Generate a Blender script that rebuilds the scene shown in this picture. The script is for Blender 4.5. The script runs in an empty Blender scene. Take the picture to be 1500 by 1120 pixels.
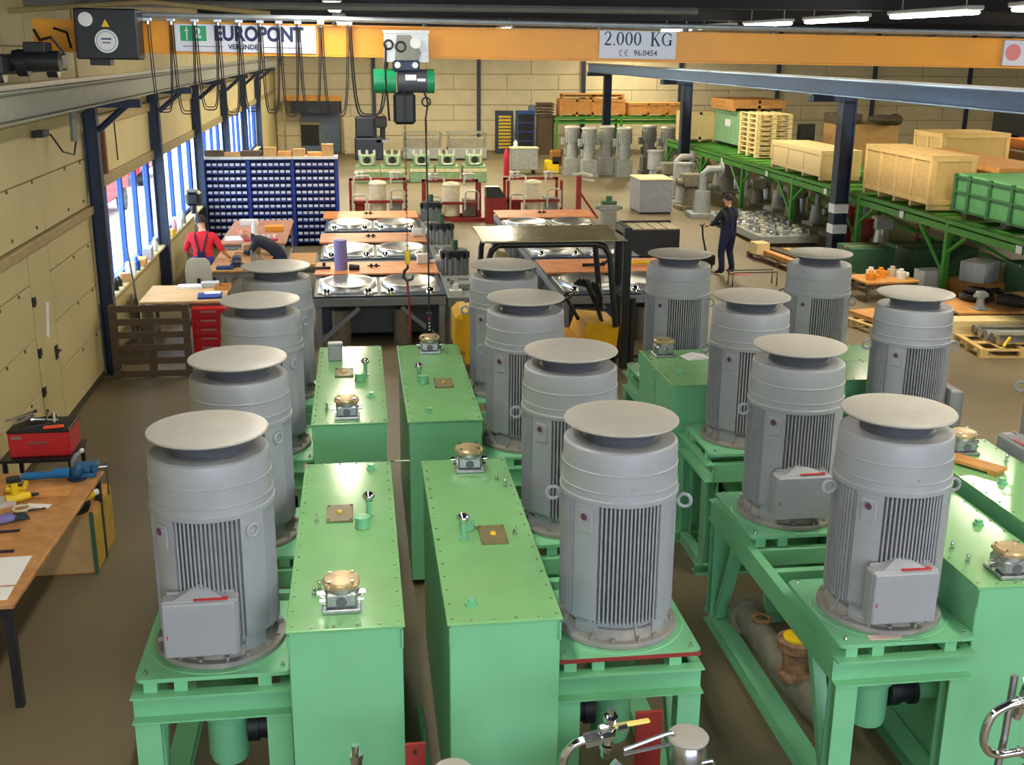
import bpy, math, random
from mathutils import Matrix, Vector
random.seed(7)
PI = math.pi
S = bpy.context.scene
C = S.collection
# ---------------------------------------------------------------- camera
def lin(c):
    out = []
    for v in c[:3]:
        v = v / 255.0
        out.append(v / 12.92 if v <= 0.04045 else ((v + 0.055) / 1.055) ** 2.4)
    return out
cam_d = bpy.data.cameras.new('camera'); cam = bpy.data.objects.new('camera', cam_d); C.objects.link(cam)
cam_d.sensor_width = 36.0; cam_d.lens = 1650.0 / 1500.0 * 36.0; cam_d.clip_end = 300
_f = 1650.0
_y = Vector(((520 - 750) / _f, (72 - 560) / _f, 1.0)).normalized()      # the hall's long axis seen from the camera
_n = _y.cross(Vector((1, 0.008, 0))).normalized()
if _n.y < 0: _n = -_n
_z = -_n; _x = _y.cross(_z)
R3 = Matrix((_x, _y, _z))
cm = Matrix.Identity(4)
for r in range(3):
    cm[r][0] = R3[r][0]; cm[r][1] = -R3[r][1]; cm[r][2] = -R3[r][2]
cm[2][3] = 4.9
cam.matrix_world = cm
S.camera = cam
# ---------------------------------------------------------------- world, exposure
W = bpy.data.worlds.new('overcast_sky'); S.world = W; W.use_nodes = True
bg = W.node_tree.nodes['Background']; bg.inputs[0].default_value = (0.72, 0.85, 1.0, 1); bg.inputs[1].default_value = 8.5
S.view_settings.view_transform = 'Standard'; S.view_settings.look = 'None'
S.view_settings.exposure = 0.14; S.view_settings.gamma = 1.0; S.view_settings.use_curve_mapping = False
LAMP_W = 110.0; LAMP_COL = (1.0, 0.86, 0.55)
def portal(loc, rot, sx, sy):
    d = bpy.data.lights.new('daylight_portal', 'AREA'); d.shape = 'RECTANGLE'; d.size = sx; d.size_y = sy
    d.cycles.is_portal = True
    o = bpy.data.objects.new('daylight_portal', d); C.objects.link(o); o.location = loc; o.rotation_euler = rot
portal((-4.35, 33, 2.0), (0, -PI / 2, 0), 1.9, 31)
portal((5.0, -8.3, 3.4), (PI / 2, 0, 0), 16.5, 3.6)  # sky light through the added rear window band
# ---------------------------------------------------------------- mesh helper
class B:
    def __init__(s): s.v = []; s.f = []; s.mi = []; s.cur = 0; s.M = None
    def at(s, loc=(0, 0, 0), rz=0, rx=0, ry=0):
        s.M = Matrix.Translation(loc) @ Matrix.Rotation(rz, 4, 'Z') @ Matrix.Rotation(ry, 4, 'Y') @ Matrix.Rotation(rx, 4, 'X'); return s
    def reset(s): s.M = None; return s
    def m(s, i): s.cur = i; return s
    def add(s, vs, fs):
        o = len(s.v)
        if s.M is not None: vs = [tuple(s.M @ Vector(p)) for p in vs]
        s.v += [tuple(p) for p in vs]; s.f += [tuple(i + o for i in f) for f in fs]; s.mi += [s.cur] * len(fs); return s
    def box(s, x0, x1, y0, y1, z0, z1, b=0):
        if x0 > x1: x0, x1 = x1, x0
        if y0 > y1: y0, y1 = y1, y0
        if z0 > z1: z0, z1 = z1, z0
        if b <= 0:
            vs = [(x, y, z) for z in (z0, z1) for y in (y0, y1) for x in (x0, x1)]
            return s.add(vs, [(0, 2, 3, 1), (4, 5, 7, 6), (0, 1, 5, 4), (2, 6, 7, 3), (0, 4, 6, 2), (1, 3, 7, 5)])
        b = min(b, (x1 - x0) * .45, (y1 - y0) * .45, (z1 - z0) * .45)
        X = (x0, x1); Y = (y0, y1); Z = (z0, z1); vs = []; ix = {}
        for i in (0, 1):
            for j in (0, 1):
                for k in (0, 1):
                    sx = b if i == 0 else -b; sy = b if j == 0 else -b; sz = b if k == 0 else -b
                    for a, p in enumerate(((X[i], Y[j] + sy, Z[k] + sz), (X[i] + sx, Y[j], Z[k] + sz), (X[i] + sx, Y[j] + sy, Z[k]))):
                        ix[(i, j, k, a)] = len(vs); vs.append(p)
        fs = []
        def q(l, n):
            pts = [Vector(vs[i]) for i in l]; c = (pts[1] - pts[0]).cross(pts[2] - pts[0])
            fs.append(tuple(l) if c.dot(n) > 0 else tuple(reversed(l)))
        for e in (0, 1):
            sg = 1 if e else -1
            q([ix[(e, 0, 0, 0)], ix[(e, 1, 0, 0)], ix[(e, 1, 1, 0)], ix[(e, 0, 1, 0)]], Vector((sg, 0, 0)))
            q([ix[(0, e, 0, 1)], ix[(1, e, 0, 1)], ix[(1, e, 1, 1)], ix[(0, e, 1, 1)]], Vector((0, sg, 0)))
            q([ix[(0, 0, e, 2)], ix[(1, 0, e, 2)], ix[(1, 1, e, 2)], ix[(0, 1, e, 2)]], Vector((0, 0, sg)))
        for e in (0, 1):
            for g in (0, 1):
                a = 1 if e else -1; c = 1 if g else -1
                q([ix[(0, e, g, 1)], ix[(1, e, g, 1)], ix[(1, e, g, 2)], ix[(0, e, g, 2)]], Vector((0, a, c)))
                q([ix[(e, 0, g, 0)], ix[(e, 1, g, 0)], ix[(e, 1, g, 2)], ix[(e, 0, g, 2)]], Vector((a, 0, c)))
                q([ix[(e, g, 0, 0)], ix[(e, g, 1, 0)], ix[(e, g, 1, 1)], ix[(e, g, 0, 1)]], Vector((a, c, 0)))
                for h in (0, 1):
                    q([ix[(e, g, h, 0)], ix[(e, g, h, 1)], ix[(e, g, h, 2)]], Vector((a, c, 1 if h else -1)))
        return s.add(vs, fs)
    def cyl(s, p, q, r, r2=None, n=16, caps=True):
        p = Vector(p); q = Vector(q); r2 = r if r2 is None else r2
        d = (q - p).normalized(); u = d.orthogonal().normalized(); w = d.cross(u)
        vs = []
        for c, rr in ((p, r), (q, r2)):
            for i in range(n):
                a = 2 * PI * i / n; vs.append(c + u * (math.cos(a) * rr) + w * (math.sin(a) * rr))
        fs = [(i, (i + 1) % n, n + (i + 1) % n, n + i) for i in range(n)]
        if caps: fs += [tuple(reversed(range(n))), tuple(range(n, 2 * n))]
        return s.add(vs, fs)
    def tube(s, pts, r, n=8, closed=False):
        pts = [Vector(p) for p in pts]; N = len(pts); vs = []; u = None
        for i in range(N):
            a = pts[(i - 1) % N] if (closed or i > 0) else pts[i]; b = pts[(i + 1) % N] if (closed or i < N - 1) else pts[i]
            d = (b - a).normalized()
            if u is None: u = d.orthogonal().normalized()
            else:
                u = (u - d * u.dot(d))
                u = u.normalized() if u.length > 1e-6 else d.orthogonal().normalized()
            w = d.cross(u); rr = r[i] if isinstance(r, (list, tuple)) else r
            for k in range(n):
                t = 2 * PI * k / n; vs.append(pts[i] + u * (math.cos(t) * rr) + w * (math.sin(t) * rr))
        fs = []
        for i in range(N if closed else N - 1):
            j = (i + 1) % N
            for k in range(n):
                fs.append((i * n + k, i * n + (k + 1) % n, j * n + (k + 1) % n, j * n + k))
        if not closed: fs += [tuple(reversed(range(n))), tuple(range((N - 1) * n, N * n))]
        return s.add(vs, fs)
    def lathe(s, prof, c=(0, 0, 0), n=32, sy=1.0):
        vs = []; fs = []; L = len(prof)
        for r, z in prof:
            for k in range(n):
                t = 2 * PI * k / n; vs.append((c[0] + math.cos(t) * r, c[1] + math.sin(t) * r * sy, c[2] + z))
        for i in range(L - 1):
            for k in range(n):
                fs.append((i * n + k, i * n + (k + 1) % n, (i + 1) * n + (k + 1) % n, (i + 1) * n + k))
        fs += [tuple(reversed(range(n))), tuple(range((L - 1) * n, L * n))]
        return s.add(vs, fs)
    def prism(s, poly, z0, z1):
        n = len(poly); vs = [(x, y, z0) for x, y in poly] + [(x, y, z1) for x, y in poly]
        a = sum(poly[i][0] * poly[(i + 1) % n][1] - poly[(i + 1) % n][0] * poly[i][1] for i in range(n))
        R = list(range(n)) if a > 0 else list(reversed(range(n)))
        fs = [tuple(reversed(R)), tuple(i + n for i in R)]
        fs += [(R[i], R[(i + 1) % n], R[(i + 1) % n] + n, R[i] + n) for i in range(n)]
        return s.add(vs, fs)
    def smooth(s, pts, r, n=8, k=5):
        P = [Vector(p) for p in pts]; P = [P[0] * 2 - P[1]] + P + [P[-1] * 2 - P[-2]]; out = []
        for i in range(1, len(P) - 2):
            for j in range(k):
                t = j / k; out.append(.5 * ((2 * P[i]) + (P[i + 1] - P[i - 1]) * t + (2 * P[i - 1] - 5 * P[i] + 4 * P[i + 1] - P[i + 2]) * t * t + (3 * P[i] - P[i - 1] - 3 * P[i + 1] + P[i + 2]) * t ** 3))
        out.append(P[-2]); return s.tube(out, r, n)
    def torus(s, c, R, r, axis=(0, 0, 1), n=20, k=8):
        a = Vector(axis).normalized(); u = a.orthogonal().normalized(); w = a.cross(u); c = Vector(c)
        return s.tube([c + u * (math.cos(2 * PI * i / n) * R) + w * (math.sin(2 * PI * i / n) * R) for i in range(n)], r, k, True)
    def ball(s, c, r, n=12, m=8, sx=1, sy=1, sz=1):
        vs = []; fs = []
        for i in range(m + 1):
            t = PI * i / m
            for k in range(n):
                p = 2 * PI * k / n; vs.append((c[0] + r * sx * math.sin(t) * math.cos(p), c[1] + r * sy * math.sin(t) * math.sin(p), c[2] - r * sz * math.cos(t)))
        for i in range(m):
            for k in range(n):
                fs.append((i * n + k, i * n + (k + 1) % n, (i + 1) * n + (k + 1) % n, (i + 1) * n + k))
        return s.add(vs, fs)
    def mesh(s, name, mats, smooth=35):
        me = bpy.data.meshes.new(name); me.from_pydata(s.v, [], s.f)
        if not isinstance(mats, (list, tuple)): mats = [mats]
        for m_ in mats: me.materials.append(m_)
        if len(mats) > 1: me.polygons.foreach_set('material_index', s.mi)
        me.validate(); me.update()
        if smooth:
            me.polygons.foreach_set('use_smooth', [True] * len(me.polygons)); me.set_sharp_from_angle(angle=math.radians(smooth))
        return me
    def obj(s, name, mats, parent=None, loc=(0, 0, 0), rz=0, label=None, smooth=35):
        return mk(name, s.mesh(name, mats, smooth), parent, loc, rz, label)
def mk(name, me, parent=None, loc=(0, 0, 0), rz=0, label=None):
    o = bpy.data.objects.new(name, me); C.objects.link(o); o.parent = parent; o.location = loc; o.rotation_euler = (0, 0, rz)
    if label: o['label'] = label
    return o
def tag(o, label, cat, group=None, kind=None):
    o['label'] = label; o['category'] = cat
    if group: o['group'] = group
    if kind: o['kind'] = kind
    return o
def thing(name, label, cat, loc=(0, 0, 0), rz=0, group=None):
    return tag(mk(name, None, None, loc, rz), label, cat, group)
def struct(o): o['kind'] = 'structure'; return o
def dup(o, parent=None, loc=None, rz=None, label=None):
    c = o.copy(); C.objects.link(c); c.parent = parent
    if loc is not None: c.location = loc
    if rz is not None: c.rotation_euler = (0, 0, rz)
    if label: c['label'] = label
    for ch in list(o.children): dup(ch, c)
    return c
# ---------------------------------------------------------------- materials
MATS = {}
def mat(name, col, rough=.5, metal=0., var=.12, scale=6., bump=0., bscale=60., spec=.5, col2=None, stretch=None, coat=0.):
    if name in MATS: return MATS[name]
    m_ = bpy.data.materials.new(name); m_.use_nodes = True; nt = m_.node_tree; bs = nt.nodes['Principled BSDF']
    c = lin(col); c2 = lin(col2) if col2 else [min(1, v * (1 + var)) for v in c]; c1 = [v * (1 - var) for v in c]
    bs.inputs['Roughness'].default_value = rough; bs.inputs['Metallic'].default_value = metal
    bs.inputs['Specular IOR Level'].default_value = spec; bs.inputs['Coat Weight'].default_value = coat
    if var > 0 or col2:
        tc = nt.nodes.new('ShaderNodeTexCoord'); mp = nt.nodes.new('ShaderNodeMapping'); nt.links.new(tc.outputs['Object'], mp.inputs[0])
        if stretch: mp.inputs['Scale'].default_value = stretch
        nz = nt.nodes.new('ShaderNodeTexNoise'); nz.inputs['Scale'].default_value = scale; nz.inputs['Detail'].default_value = 4
        nt.links.new(mp.outputs[0], nz.inputs['Vector'])
        rp = nt.nodes.new('ShaderNodeValToRGB'); rp.color_ramp.elements[0].position = .3; rp.color_ramp.elements[1].position = .7
        rp.color_ramp.elements[0].color = (*c1, 1); rp.color_ramp.elements[1].color = (*c2, 1)
        nt.links.new(nz.outputs[0], rp.inputs[0]); nt.links.new(rp.outputs[0], bs.inputs['Base Color'])
        if bump > 0:
            n2 = nt.nodes.new('ShaderNodeTexNoise'); n2.inputs['Scale'].default_value = bscale; nt.links.new(mp.outputs[0], n2.inputs['Vector'])
            bp = nt.nodes.new('ShaderNodeBump'); bp.inputs['Strength'].default_value = bump; bp.inputs['Distance'].default_value = .01
            nt.links.new(n2.outputs[0], bp.inputs['Height']); nt.links.new(bp.outputs[0], bs.inputs['Normal'])
    else: bs.inputs['Base Color'].default_value = (*c, 1)
    MATS[name] = m_; return m_
def emit(name, col, st):
    m_ = bpy.data.materials.new(name); m_.use_nodes = True; bs = m_.node_tree.nodes['Principled BSDF']
    bs.inputs['Emission Color'].default_value = (*col, 1); bs.inputs['Emission Strength'].default_value = st; return m_
GREEN = mat('green_paint', (120, 190, 142), .30, var=.05, scale=2.5, bump=.04, bscale=25)
GREEN_LID_LIT = mat('green_paint_warm_lit', (134, 192, 128), .15, var=.05, scale=3, bump=.012, bscale=14)  # same tank green, yellowed: warm lamplight from above put into the colour
GREY = mat('grey_motor_paint', (150, 153, 158), .42, var=.05, scale=5, bump=.05, bscale=90)
GREY_D = mat('neck_shade_port_grey', (92, 94, 102), .45, var=.1)  # shadow under the rain disc put into the neck's grey
FIN = mat('fin_paint', (146, 147, 152), .5, var=.08)
FLANGE = mat('dusty_flange', (138, 136, 136), .6, var=.14, scale=9, col2=(152, 146, 138))
STEEL = mat('bare_steel', (190, 192, 196), .28, 1., var=.08)
CHROME = mat('chrome', (225, 226, 230), .12, 1., var=0)
ALU = mat('cast_aluminium', (176, 178, 180), .38, .9, var=.14, scale=30, bump=.3, bscale=70)
TAN = mat('brass_tan_cap', (196, 172, 130), .4, .55, var=.15, scale=20)
BLACK = mat('black_rubber', (24, 25, 28), .5, var=.2)
BLACKP = mat('black_paint', (32, 34, 38), .42, var=.15)
RED = mat('red_paint', (196, 40, 44), .4, var=.1)
REDOX = mat('red_primer', (142, 40, 34), .6, var=.15)
YEL = mat('yellow_plastic', (236, 196, 20), .45, var=.08)
WHITE = mat('white_paint', (226, 226, 222), .5, var=.04)
PAPER = mat('paper', (238, 238, 240), .8, var=.03)
BRASSP = mat('brown_cover_plate', (122, 112, 74), .45, var=.12, scale=20)
RUST = mat('rusty_casting', (128, 94, 66), .75, var=.3, scale=14, bump=.5, bscale=40, col2=(172, 130, 92))
CAST = mat('grey_casting', (120, 114, 100), .7, var=.2, scale=10, bump=.3, bscale=40)
BEIGE = mat('beige_wall_panel', (196, 182, 132), .65, var=.05, scale=1.2, bump=.03, bscale=30)
BEIGE_T = mat('beige_trim', (164, 146, 100), .6, var=.1)
WALLB = mat('beige_block', (214, 202, 166), .75, var=.07, scale=1.5, bump=.1, bscale=18)
CEIL = mat('dark_ceiling_sheet', (24, 24, 28), .8, var=.2)
DBLUE = mat('dark_blue_steel', (38, 52, 76), .5, var=.15)
SBLUE = mat('steel_blue_beam', (112, 140, 172), .5, var=.06)
WBLUE = mat('window_frame_blue', (46, 92, 190), .45, var=.06)
GRAIL = mat('grey_rail', (132, 132, 120), .55, var=.1)
ORANGE = mat('crane_orange', (240, 160, 26), .42, var=.05, scale=2)
WOOD = mat('pine_board', (214, 176, 108), .65, var=.12, scale=4, stretch=(1, 8, 8), bump=.1, bscale=30, col2=(226, 190, 124))
WOODL = mat('pale_pine', (232, 206, 148), .65, var=.1, scale=4, stretch=(8, 1, 8))
WOODO = mat('orange_plywood', (206, 146, 78), .6, var=.14, scale=5, bump=.1, bscale=40)
WOODD = mat('weathered_wood', (92, 76, 58), .8, var=.25, scale=8, stretch=(1, 6, 6), bump=.2)
BENCHTOP = mat('worn_bench_top', (186, 128, 76), .55, var=.18, scale=7, col2=(206, 152, 96))
BOARD = mat('orange_board', (214, 130, 76), .5, var=.12, scale=3, col2=(226, 150, 92))
CARD = mat('cardboard', (190, 148, 96), .8, var=.12)
RGREEN = mat('rack_green', (74, 150, 52), .45, var=.1)
DGREEN = mat('dark_green_bin', (52, 92, 62), .55, var=.15)
LGREEN = mat('pale_green_machine', (118, 150, 110), .5, var=.15)
GMACH = mat('grey_machine_paint', (146, 150, 148), .5, var=.14, scale=8)
GBENCH = mat('grey_bench_paint', (134, 142, 150), .45, var=.1)
STAIN = mat('stainless', (200, 202, 204), .33, .9, var=.05)
# ================================================================ the hall
FLOORM = mat('concrete_floor', (112, 99, 74), .5, var=.2, scale=.35, bump=.05, bscale=40, col2=(128, 114, 86))
def slab(name, x0, x1, y0, y1, z0, z1, m_): return struct(B().box(x0, x1, y0, y1, z0, z1).obj(name, m_, smooth=0))
slab('floor', -4.3, 40, -8.3, 58.4, -.2, 0, FLOORM)
slab('ceiling', -4.3, 40, -8.3, 58.4, 6.0, 6.2, CEIL)
slab('wall_right', 40, 40.2, -8.3, 58.4, 0, 6.0, BEIGE)
wr = B()                                                     # rear wall behind the viewer; window band added for cool front fill
wr.box(-4.3, 40, -8.5, -8.3, 0, 1.6); wr.box(-4.3, 40, -8.5, -8.3, 5.2, 6); wr.box(-4.3, -3.2, -8.5, -8.3, 1.6, 5.2); wr.box(13.2, 40, -8.5, -8.3, 1.6, 5.2)
wrear = struct(wr.obj('wall_rear', BEIGE, smooth=0))
for i in range(9): B().box(-3.2 + i * 2.05 - .04, -3.2 + i * 2.05 + .04, -8.45, -8.35, 1.6, 5.2).obj('mullion', WBLUE, wrear, smooth=0)  # bars of the added rear window band
# ---- left wall: sectional panels before the first column, windows behind it
WY0, WY1, SILL, HEAD = 17.9, 48.5, 1.13, 2.80
wl = B()
wl.box(-4.3, -4.04, -8.3, WY0, 0, 6); wl.box(-4.3, -4.04, WY0, 58.4, HEAD, 6); wl.box(-4.3, -4.04, WY0, 58.4, 0, SILL); wl.box(-4.3, -4.04, WY1, 58.4, SILL, HEAD)
wleft = struct(wl.obj('wall_left', BEIGE_T, smooth=0))
ycuts = [-8.3, -5, -1.5, 2, 5.5, 9, 12.3, 14.12, 15.06, 17.52]
zrows = [(.1, .77), (.78, 1.44), (1.45, 2.11), (2.12, 2.5), (2.64, 3.32), (3.33, 4.0), (4.01, 4.9), (4.91, 6.0)]
for a, b in zip(ycuts[:-1], ycuts[1:]):
    for z0, z1 in zrows:
        if abs(a - 14.12) < .01 and z1 < 2.6: continue
        B().box(-4.04, -4.0, a + .008, b - .008, z0, z1 - .006, .006).obj('panel', BEIGE, wleft)
up = [(2.82, 3.72), (3.9, 4.9), (4.91, 6.0)]
bays = [17.65, 23.1, 29.0, 35.1, 41.1, 47.1, 52.8, 58.3]
for a, b in zip(bays[:-1], bays[1:]):
    for z0, z1 in up: B().box(-4.04, -4.0, a + .008, b - .008, z0, z1 - .008, .006).obj('panel', BEIGE, wleft)
    z1 = SILL - .04 if a < 47 else 2.8
    B().box(-4.04, -4.0, a + .008, b - .008, .1, z1, .006).obj('panel', BEIGE, wleft)
sc = B()                                                     # rows of panel fasteners
for y in (12.86, 13.6, 14.66, 16.3, 17.2, 11.2, 10.0):
    for z in (.74, 1.42, 2.08, 2.74, 3.3):
        if not (14.12 < y < 15.06 and z < 2.5): sc.cyl((-4.0, y, z), (-3.985, y, z), .022, n=8)
o = sc.obj('panel_fasteners', mat('dull_fastener', (96, 86, 60), .6), wleft); o['kind'] = 'stuff'
d1 = struct(B().box(-4.04, -3.995, 14.15, 15.03, .06, 2.48, .008).obj('door_1', BEIGE))
for z in (.75, 1.25, 1.9): B().cyl((-3.99, 14.15, z - .06), (-3.99, 14.15, z + .06), .02, n=8).box(-3.998, -3.985, 14.17, 14.26, z - .05, z + .05).obj('hinge', BLACKP, d1)
B().box(-3.997, -3.98, 14.86, 14.96, .98, 1.16).cyl((-3.98, 14.9, 1.1), (-3.93, 14.9, 1.1), .012, n=8).tube([(-3.93, 14.9, 1.1), (-3.93, 14.78, 1.1)], .012).obj('handle', BLACKP, d1)
B().at((-3.992, 14.68, 1.56), rx=-.32).box(-.002, .002, -.06, .06, -.22, .22).obj('notice', PAPER, d1, label='white paper notice')
struct(B().box(-4.02, -3.93, -8.3, 17.55, 2.51, 2.63, .01).obj('trim_1', BEIGE_T))
struct(B().box(-4.02, -3.95, 17.9, 58.3, 2.80, 2.98, .01).obj('trim_2', mat('window_head', (150, 136, 92), .6)))
struct(B().box(-4.02, -3.96, 17.9, 58.3, 3.72, 3.90, .01).obj('trim_3', BEIGE_T))
struct(B().box(-4.02, -3.93, -8.3, 17.55, 4.0, 4.12, .01).obj('trim_4', BEIGE_T))
struct(B().box(-4.04, -3.99, -8.3, 17.5, 0, .1).obj('baseboard_left', mat('dark_kerb', (70, 64, 50), .8), smooth=0))
struct(B().box(-4.3, -3.86, 17.9, 48.5, SILL - .05, SILL, .01).obj('trim_5', mat('sill_board', (196, 178, 128), .6)))
# windows, one per bay, blue mullions and glass
GL = bpy.data.materials.new('window_glass'); GL.use_nodes = True
nt = GL.node_tree; nt.nodes.remove(nt.nodes['Principled BSDF'])
tr = nt.nodes.new('ShaderNodeBsdfTransparent'); gs = nt.nodes.new('ShaderNodeBsdfGlossy'); gs.inputs['Roughness'].default_value = .03
mx = nt.nodes.new('ShaderNodeMixShader'); mx.inputs[0].default_value = .08; tr.inputs[0].default_value = (.93, .96, .97, 1)
nt.links.new(tr.outputs[0], mx.inputs[1]); nt.links.new(gs.outputs[0], mx.inputs[2]); nt.links.new(mx.outputs[0], nt.nodes['Material Output'].inputs[0])
wn = 0
for a, b in zip(bays[:-2], bays[1:-1]):
    a = max(a, 17.9); b = min(b, 48.4); wn += 1
    fr = B(); fr.box(-4.2, -4.08, a, b, SILL, SILL + .08); fr.box(-4.2, -4.08, a, b, HEAD - .06, HEAD)
    w = struct(fr.obj('window_%d' % wn, WBLUE, smooth=0))
    n = 4; st = (b - a) / n
    for i in range(n + 1):
        y = a + i * st + (.07 if i == 0 else -.07 if i == n else 0)
        B().box(-4.18, -4.09, y - .05, y + .05, SILL + .08, HEAD - .06, .01).obj('mullion', WBLUE, w)
        if i < n: B().box(-4.15, -4.14, y + .05, a + (i + 1) * st - (.12 if i == n - 1 else .05), SILL + .08, HEAD - .06).obj('pane', GL, w, smooth=0)
# a red parked van and a pale yard wall outside the windows
slab('yard_ground', -40, -4.3, 5, 80, -.25, -.2, mat('yard_paving', (200, 200, 200), .9))
vn = thing('delivery_van', 'red van parked outside, seen through the blue framed windows', 'van', (-9.2, 47.0, -.2))
B().box(-1, 1, -2.6, 1.6, .45, 2.5, .15).obj('body', RED, vn); B().box(-.98, .98, 1.5, 2.9, .45, 1.5, .2).obj('bonnet', RED, vn)
B().box(-1.01, 1.01, .4, 1.5, 1.55, 2.2, .05).obj('side_window', BLACK, vn)
for yy in (-1.7, 1.9):
    for xx in (-.9, .9): B().cyl((xx - .12, yy, .36), (xx + .12, yy, .36), .36, n=20).obj('wheel', BLACK, vn)
vn2 = thing('delivery_van', 'second red van outside, nearer and left of the other', 'van', (-8.6, 36.5, -.2))
for ch in list(vn.children): dup(ch, vn2)
# columns on the left wall and their brackets
for i, y in enumerate(bays[:6]):
    cb = B()
    cb.box(-3.99, -3.97, y - .09, y + .09, 0, 4.05); cb.box(-3.81, -3.79, y - .09, y + .09, 0, 4.05); cb.box(-3.97, -3.81, y - .012, y + .012, 0, 4.05)
    cb.box(-4.0, -3.76, y - .13, y + .13, 0, .02)
    cl = tag(cb.obj('wall_column', DBLUE, smooth=0), ['dark steel column at the near end of the left windows', 'second dark column along the left windows', 'third dark column along the left windows', 'fourth dark column along the left windows', 'fifth dark column along the left windows', 'farthest dark column along the left windows'][i], 'column', 'steel columns on the left wall')
    B().box(-3.8, -3.15, y - .06, y + .06, 4.05, 4.17).obj('corbel', DBLUE, cl, smooth=0)
    B().at((-3.79, y, 3.72)).tube([(0, 0, 0), (.45, 0, .38)], .05, 6).obj('bracket_brace', DBLUE, cl)
# brown conduit and thin cable on the upper left wall
tag(B().box(-3.99, -3.93, 18.68, 18.80, 2.98, 3.74, .01).obj('conduit', mat('brown_conduit', (120, 70, 40), .6)), 'brown vertical conduit on the beige wall above the windows', 'conduit')
tag(B().tube([(-3.97, 19.7, 3.72), (-3.97, 19.75, 3.1)], .012, 6).obj('wall_cable', BLACK), 'thin dark cable hanging on the beige wall right of the conduit', 'cable')
# left runway rail on its corbels
rl = thing('crane_runway', 'grey steel crane runway along the left wall', 'crane rail', (-3.45, 0, 0))
B().box(-.14, .14, -8, 56.5, 4.17, 4.19).box(-.012, .012, -8, 56.5, 4.19, 4.46).box(-.14, .14, -8, 56.5, 4.46, 4.48).obj('runway_beam', GRAIL, rl, smooth=0)
B().box(-.03, .03, -8, 56.5, 4.48, 4.53).obj('rail', STEEL, rl, smooth=0)
# ---- back wall: block courses between dark posts
wb = struct(B().box(-4.3, 40, 58.1, 58.4, 0, 6).obj('wall_back', BEIGE_T, smooth=0))
px = [-4.0, .86, 6.08, 11.42, 16.46, 21.65, 26.9, 32.2, 37.5, 40]
for a, b in zip(px[:-1], px[1:]):
    half = (a + b) / 2
    for k, z in enumerate((0, .75, 1.5, 2.25, 3.0, 3.75, 4.5, 5.25)):
        cut = [a + .06, half, b - .06] if k % 2 else [a + .06, a + (b - a) * .27, a + (b - a) * .76, b - .06]
        for c0, c1 in zip(cut[:-1], cut[1:]): B().box(c0 + .012, c1 - .012, 58.04, 58.1, z + .012, z + .738, .01).obj('block', WALLB, wb, smooth=0)
for x in px[1:-1]:
    tag(B().box(x - .09, x + .09, 57.86, 58.04, 0, 5.9, .01).obj('wall_post', DBLUE), 'thin dark post on the back wall, %s' % {.86: 'behind the hoist', 6.08: 'left of the blue tool cabinet', 11.42: 'behind the orange crate on the far rack', 16.46: 'between the two far runway columns', 21.65: 'above the pallet stack', 26.9: 'behind the near runway column', 32.2: 'above the big plywood crate', 37.5: 'rightmost, above the black box'}[x], 'post', 'posts on the back wall')
# right runway and columns
rr = thing('crane_runway', 'blue grey steel crane runway beam on the right columns', 'crane rail', (10.95, 0, 0))
B().box(-.15, .15, -8, 54.5, 3.96, 3.98).box(-.012, .012, -8, 54.5, 3.98, 4.30).box(-.15, .15, -8, 54.5, 4.30, 4.32).obj('runway_beam', SBLUE, rr, smooth=0)
B().box(-.03, .03, -8, 54.5, 4.32, 4.37).obj('rail', STEEL, rr, smooth=0)
for i, y in enumerate((12.7, 26.6, 40.4, 53.7)):
    cb = B(); cb.box(11.55, 11.575, y - .17, y + .17, 0, 3.94); cb.box(11.87, 11.895, y - .17, y + .17, 0, 3.94); cb.box(11.575, 11.87, y - .015, y + .015, 0, 3.94)
    cl = tag(cb.obj('runway_column', DBLUE, smooth=0), ['dark blue column under the right runway, out to the right', 'dark blue column with white tape bands before the crates', 'dark blue column left of the green container on the rack', 'farthest dark blue column under the right runway'][i], 'column', 'columns under the right runway')
    B().box(10.75, 11.9, y - .1, y + .1, 3.78, 3.95, .01).obj('corbel', DBLUE, cl)
    if i == 1:
        for z in (.62, 1.12): B().box(11.54, 11.905, y - .18, y + .18, z, z + .22).obj('tape_band', PAPER, cl, smooth=0)
# ---- roof beams and lamps
for i, y in enumerate((5.35, 14.0, 22.7, 31.4, 42.7)):
    struct(B().box(-4.0, 40, y - .1, y + .1, 5.72, 5.74).box(-4.0, 40, y - .012, y + .012, 5.74, 6.0).obj('roof_beam', mat('roof_steel', (40, 39, 42), .6), smooth=0))
TUBE = emit('lit_tube', (1.0, .97, .92), 26.0)
def luminaire(x, y, label, pw=1.0):
    t = thing('fluorescent_lamp', label, 'lamp', (x, y, 5.60), 0, 'fluorescent lamps under the roof')
    B().box(-.15, .15, -1.55, 1.55, 0.02, .1, .02).tube([(0, -1.2, .1), (0, -1.2, .37)], .012, 6).tube([(0, 1.2, .1), (0, 1.2, .37)], .012, 6).obj('housing', WHITE, t)
    B().box(-.12, .12, -1.5, 1.5, -.05, .015, .03).obj('diffuser', TUBE, t)
    d = bpy.data.lights.new('lamp_light', 'AREA'); d.shape = 'RECTANGLE'; d.size = .24; d.size_y = 3.0; d.energy = LAMP_W * pw; d.color = LAMP_COL
    l = bpy.data.objects.new('lamp_light', d); C.objects.link(l); l.parent = t; l.location = (0, 0, -.06)
    return t
ORD = ['first', 'second', 'third', 'fourth', 'fifth', 'sixth', 'seventh', 'eighth', 'ninth', 'tenth']
for i, y in enumerate((3.2, 7.5, 11.8, 16.2, 20.5, 24.9, 29.2, 33.5, 37.8)): luminaire(10.5, y, ORD[i] + ' lit fluorescent lamp in the right hand row, counted from the near end', 1.6 if y > 32 else 1.0 if y > 14 else .75)
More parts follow.
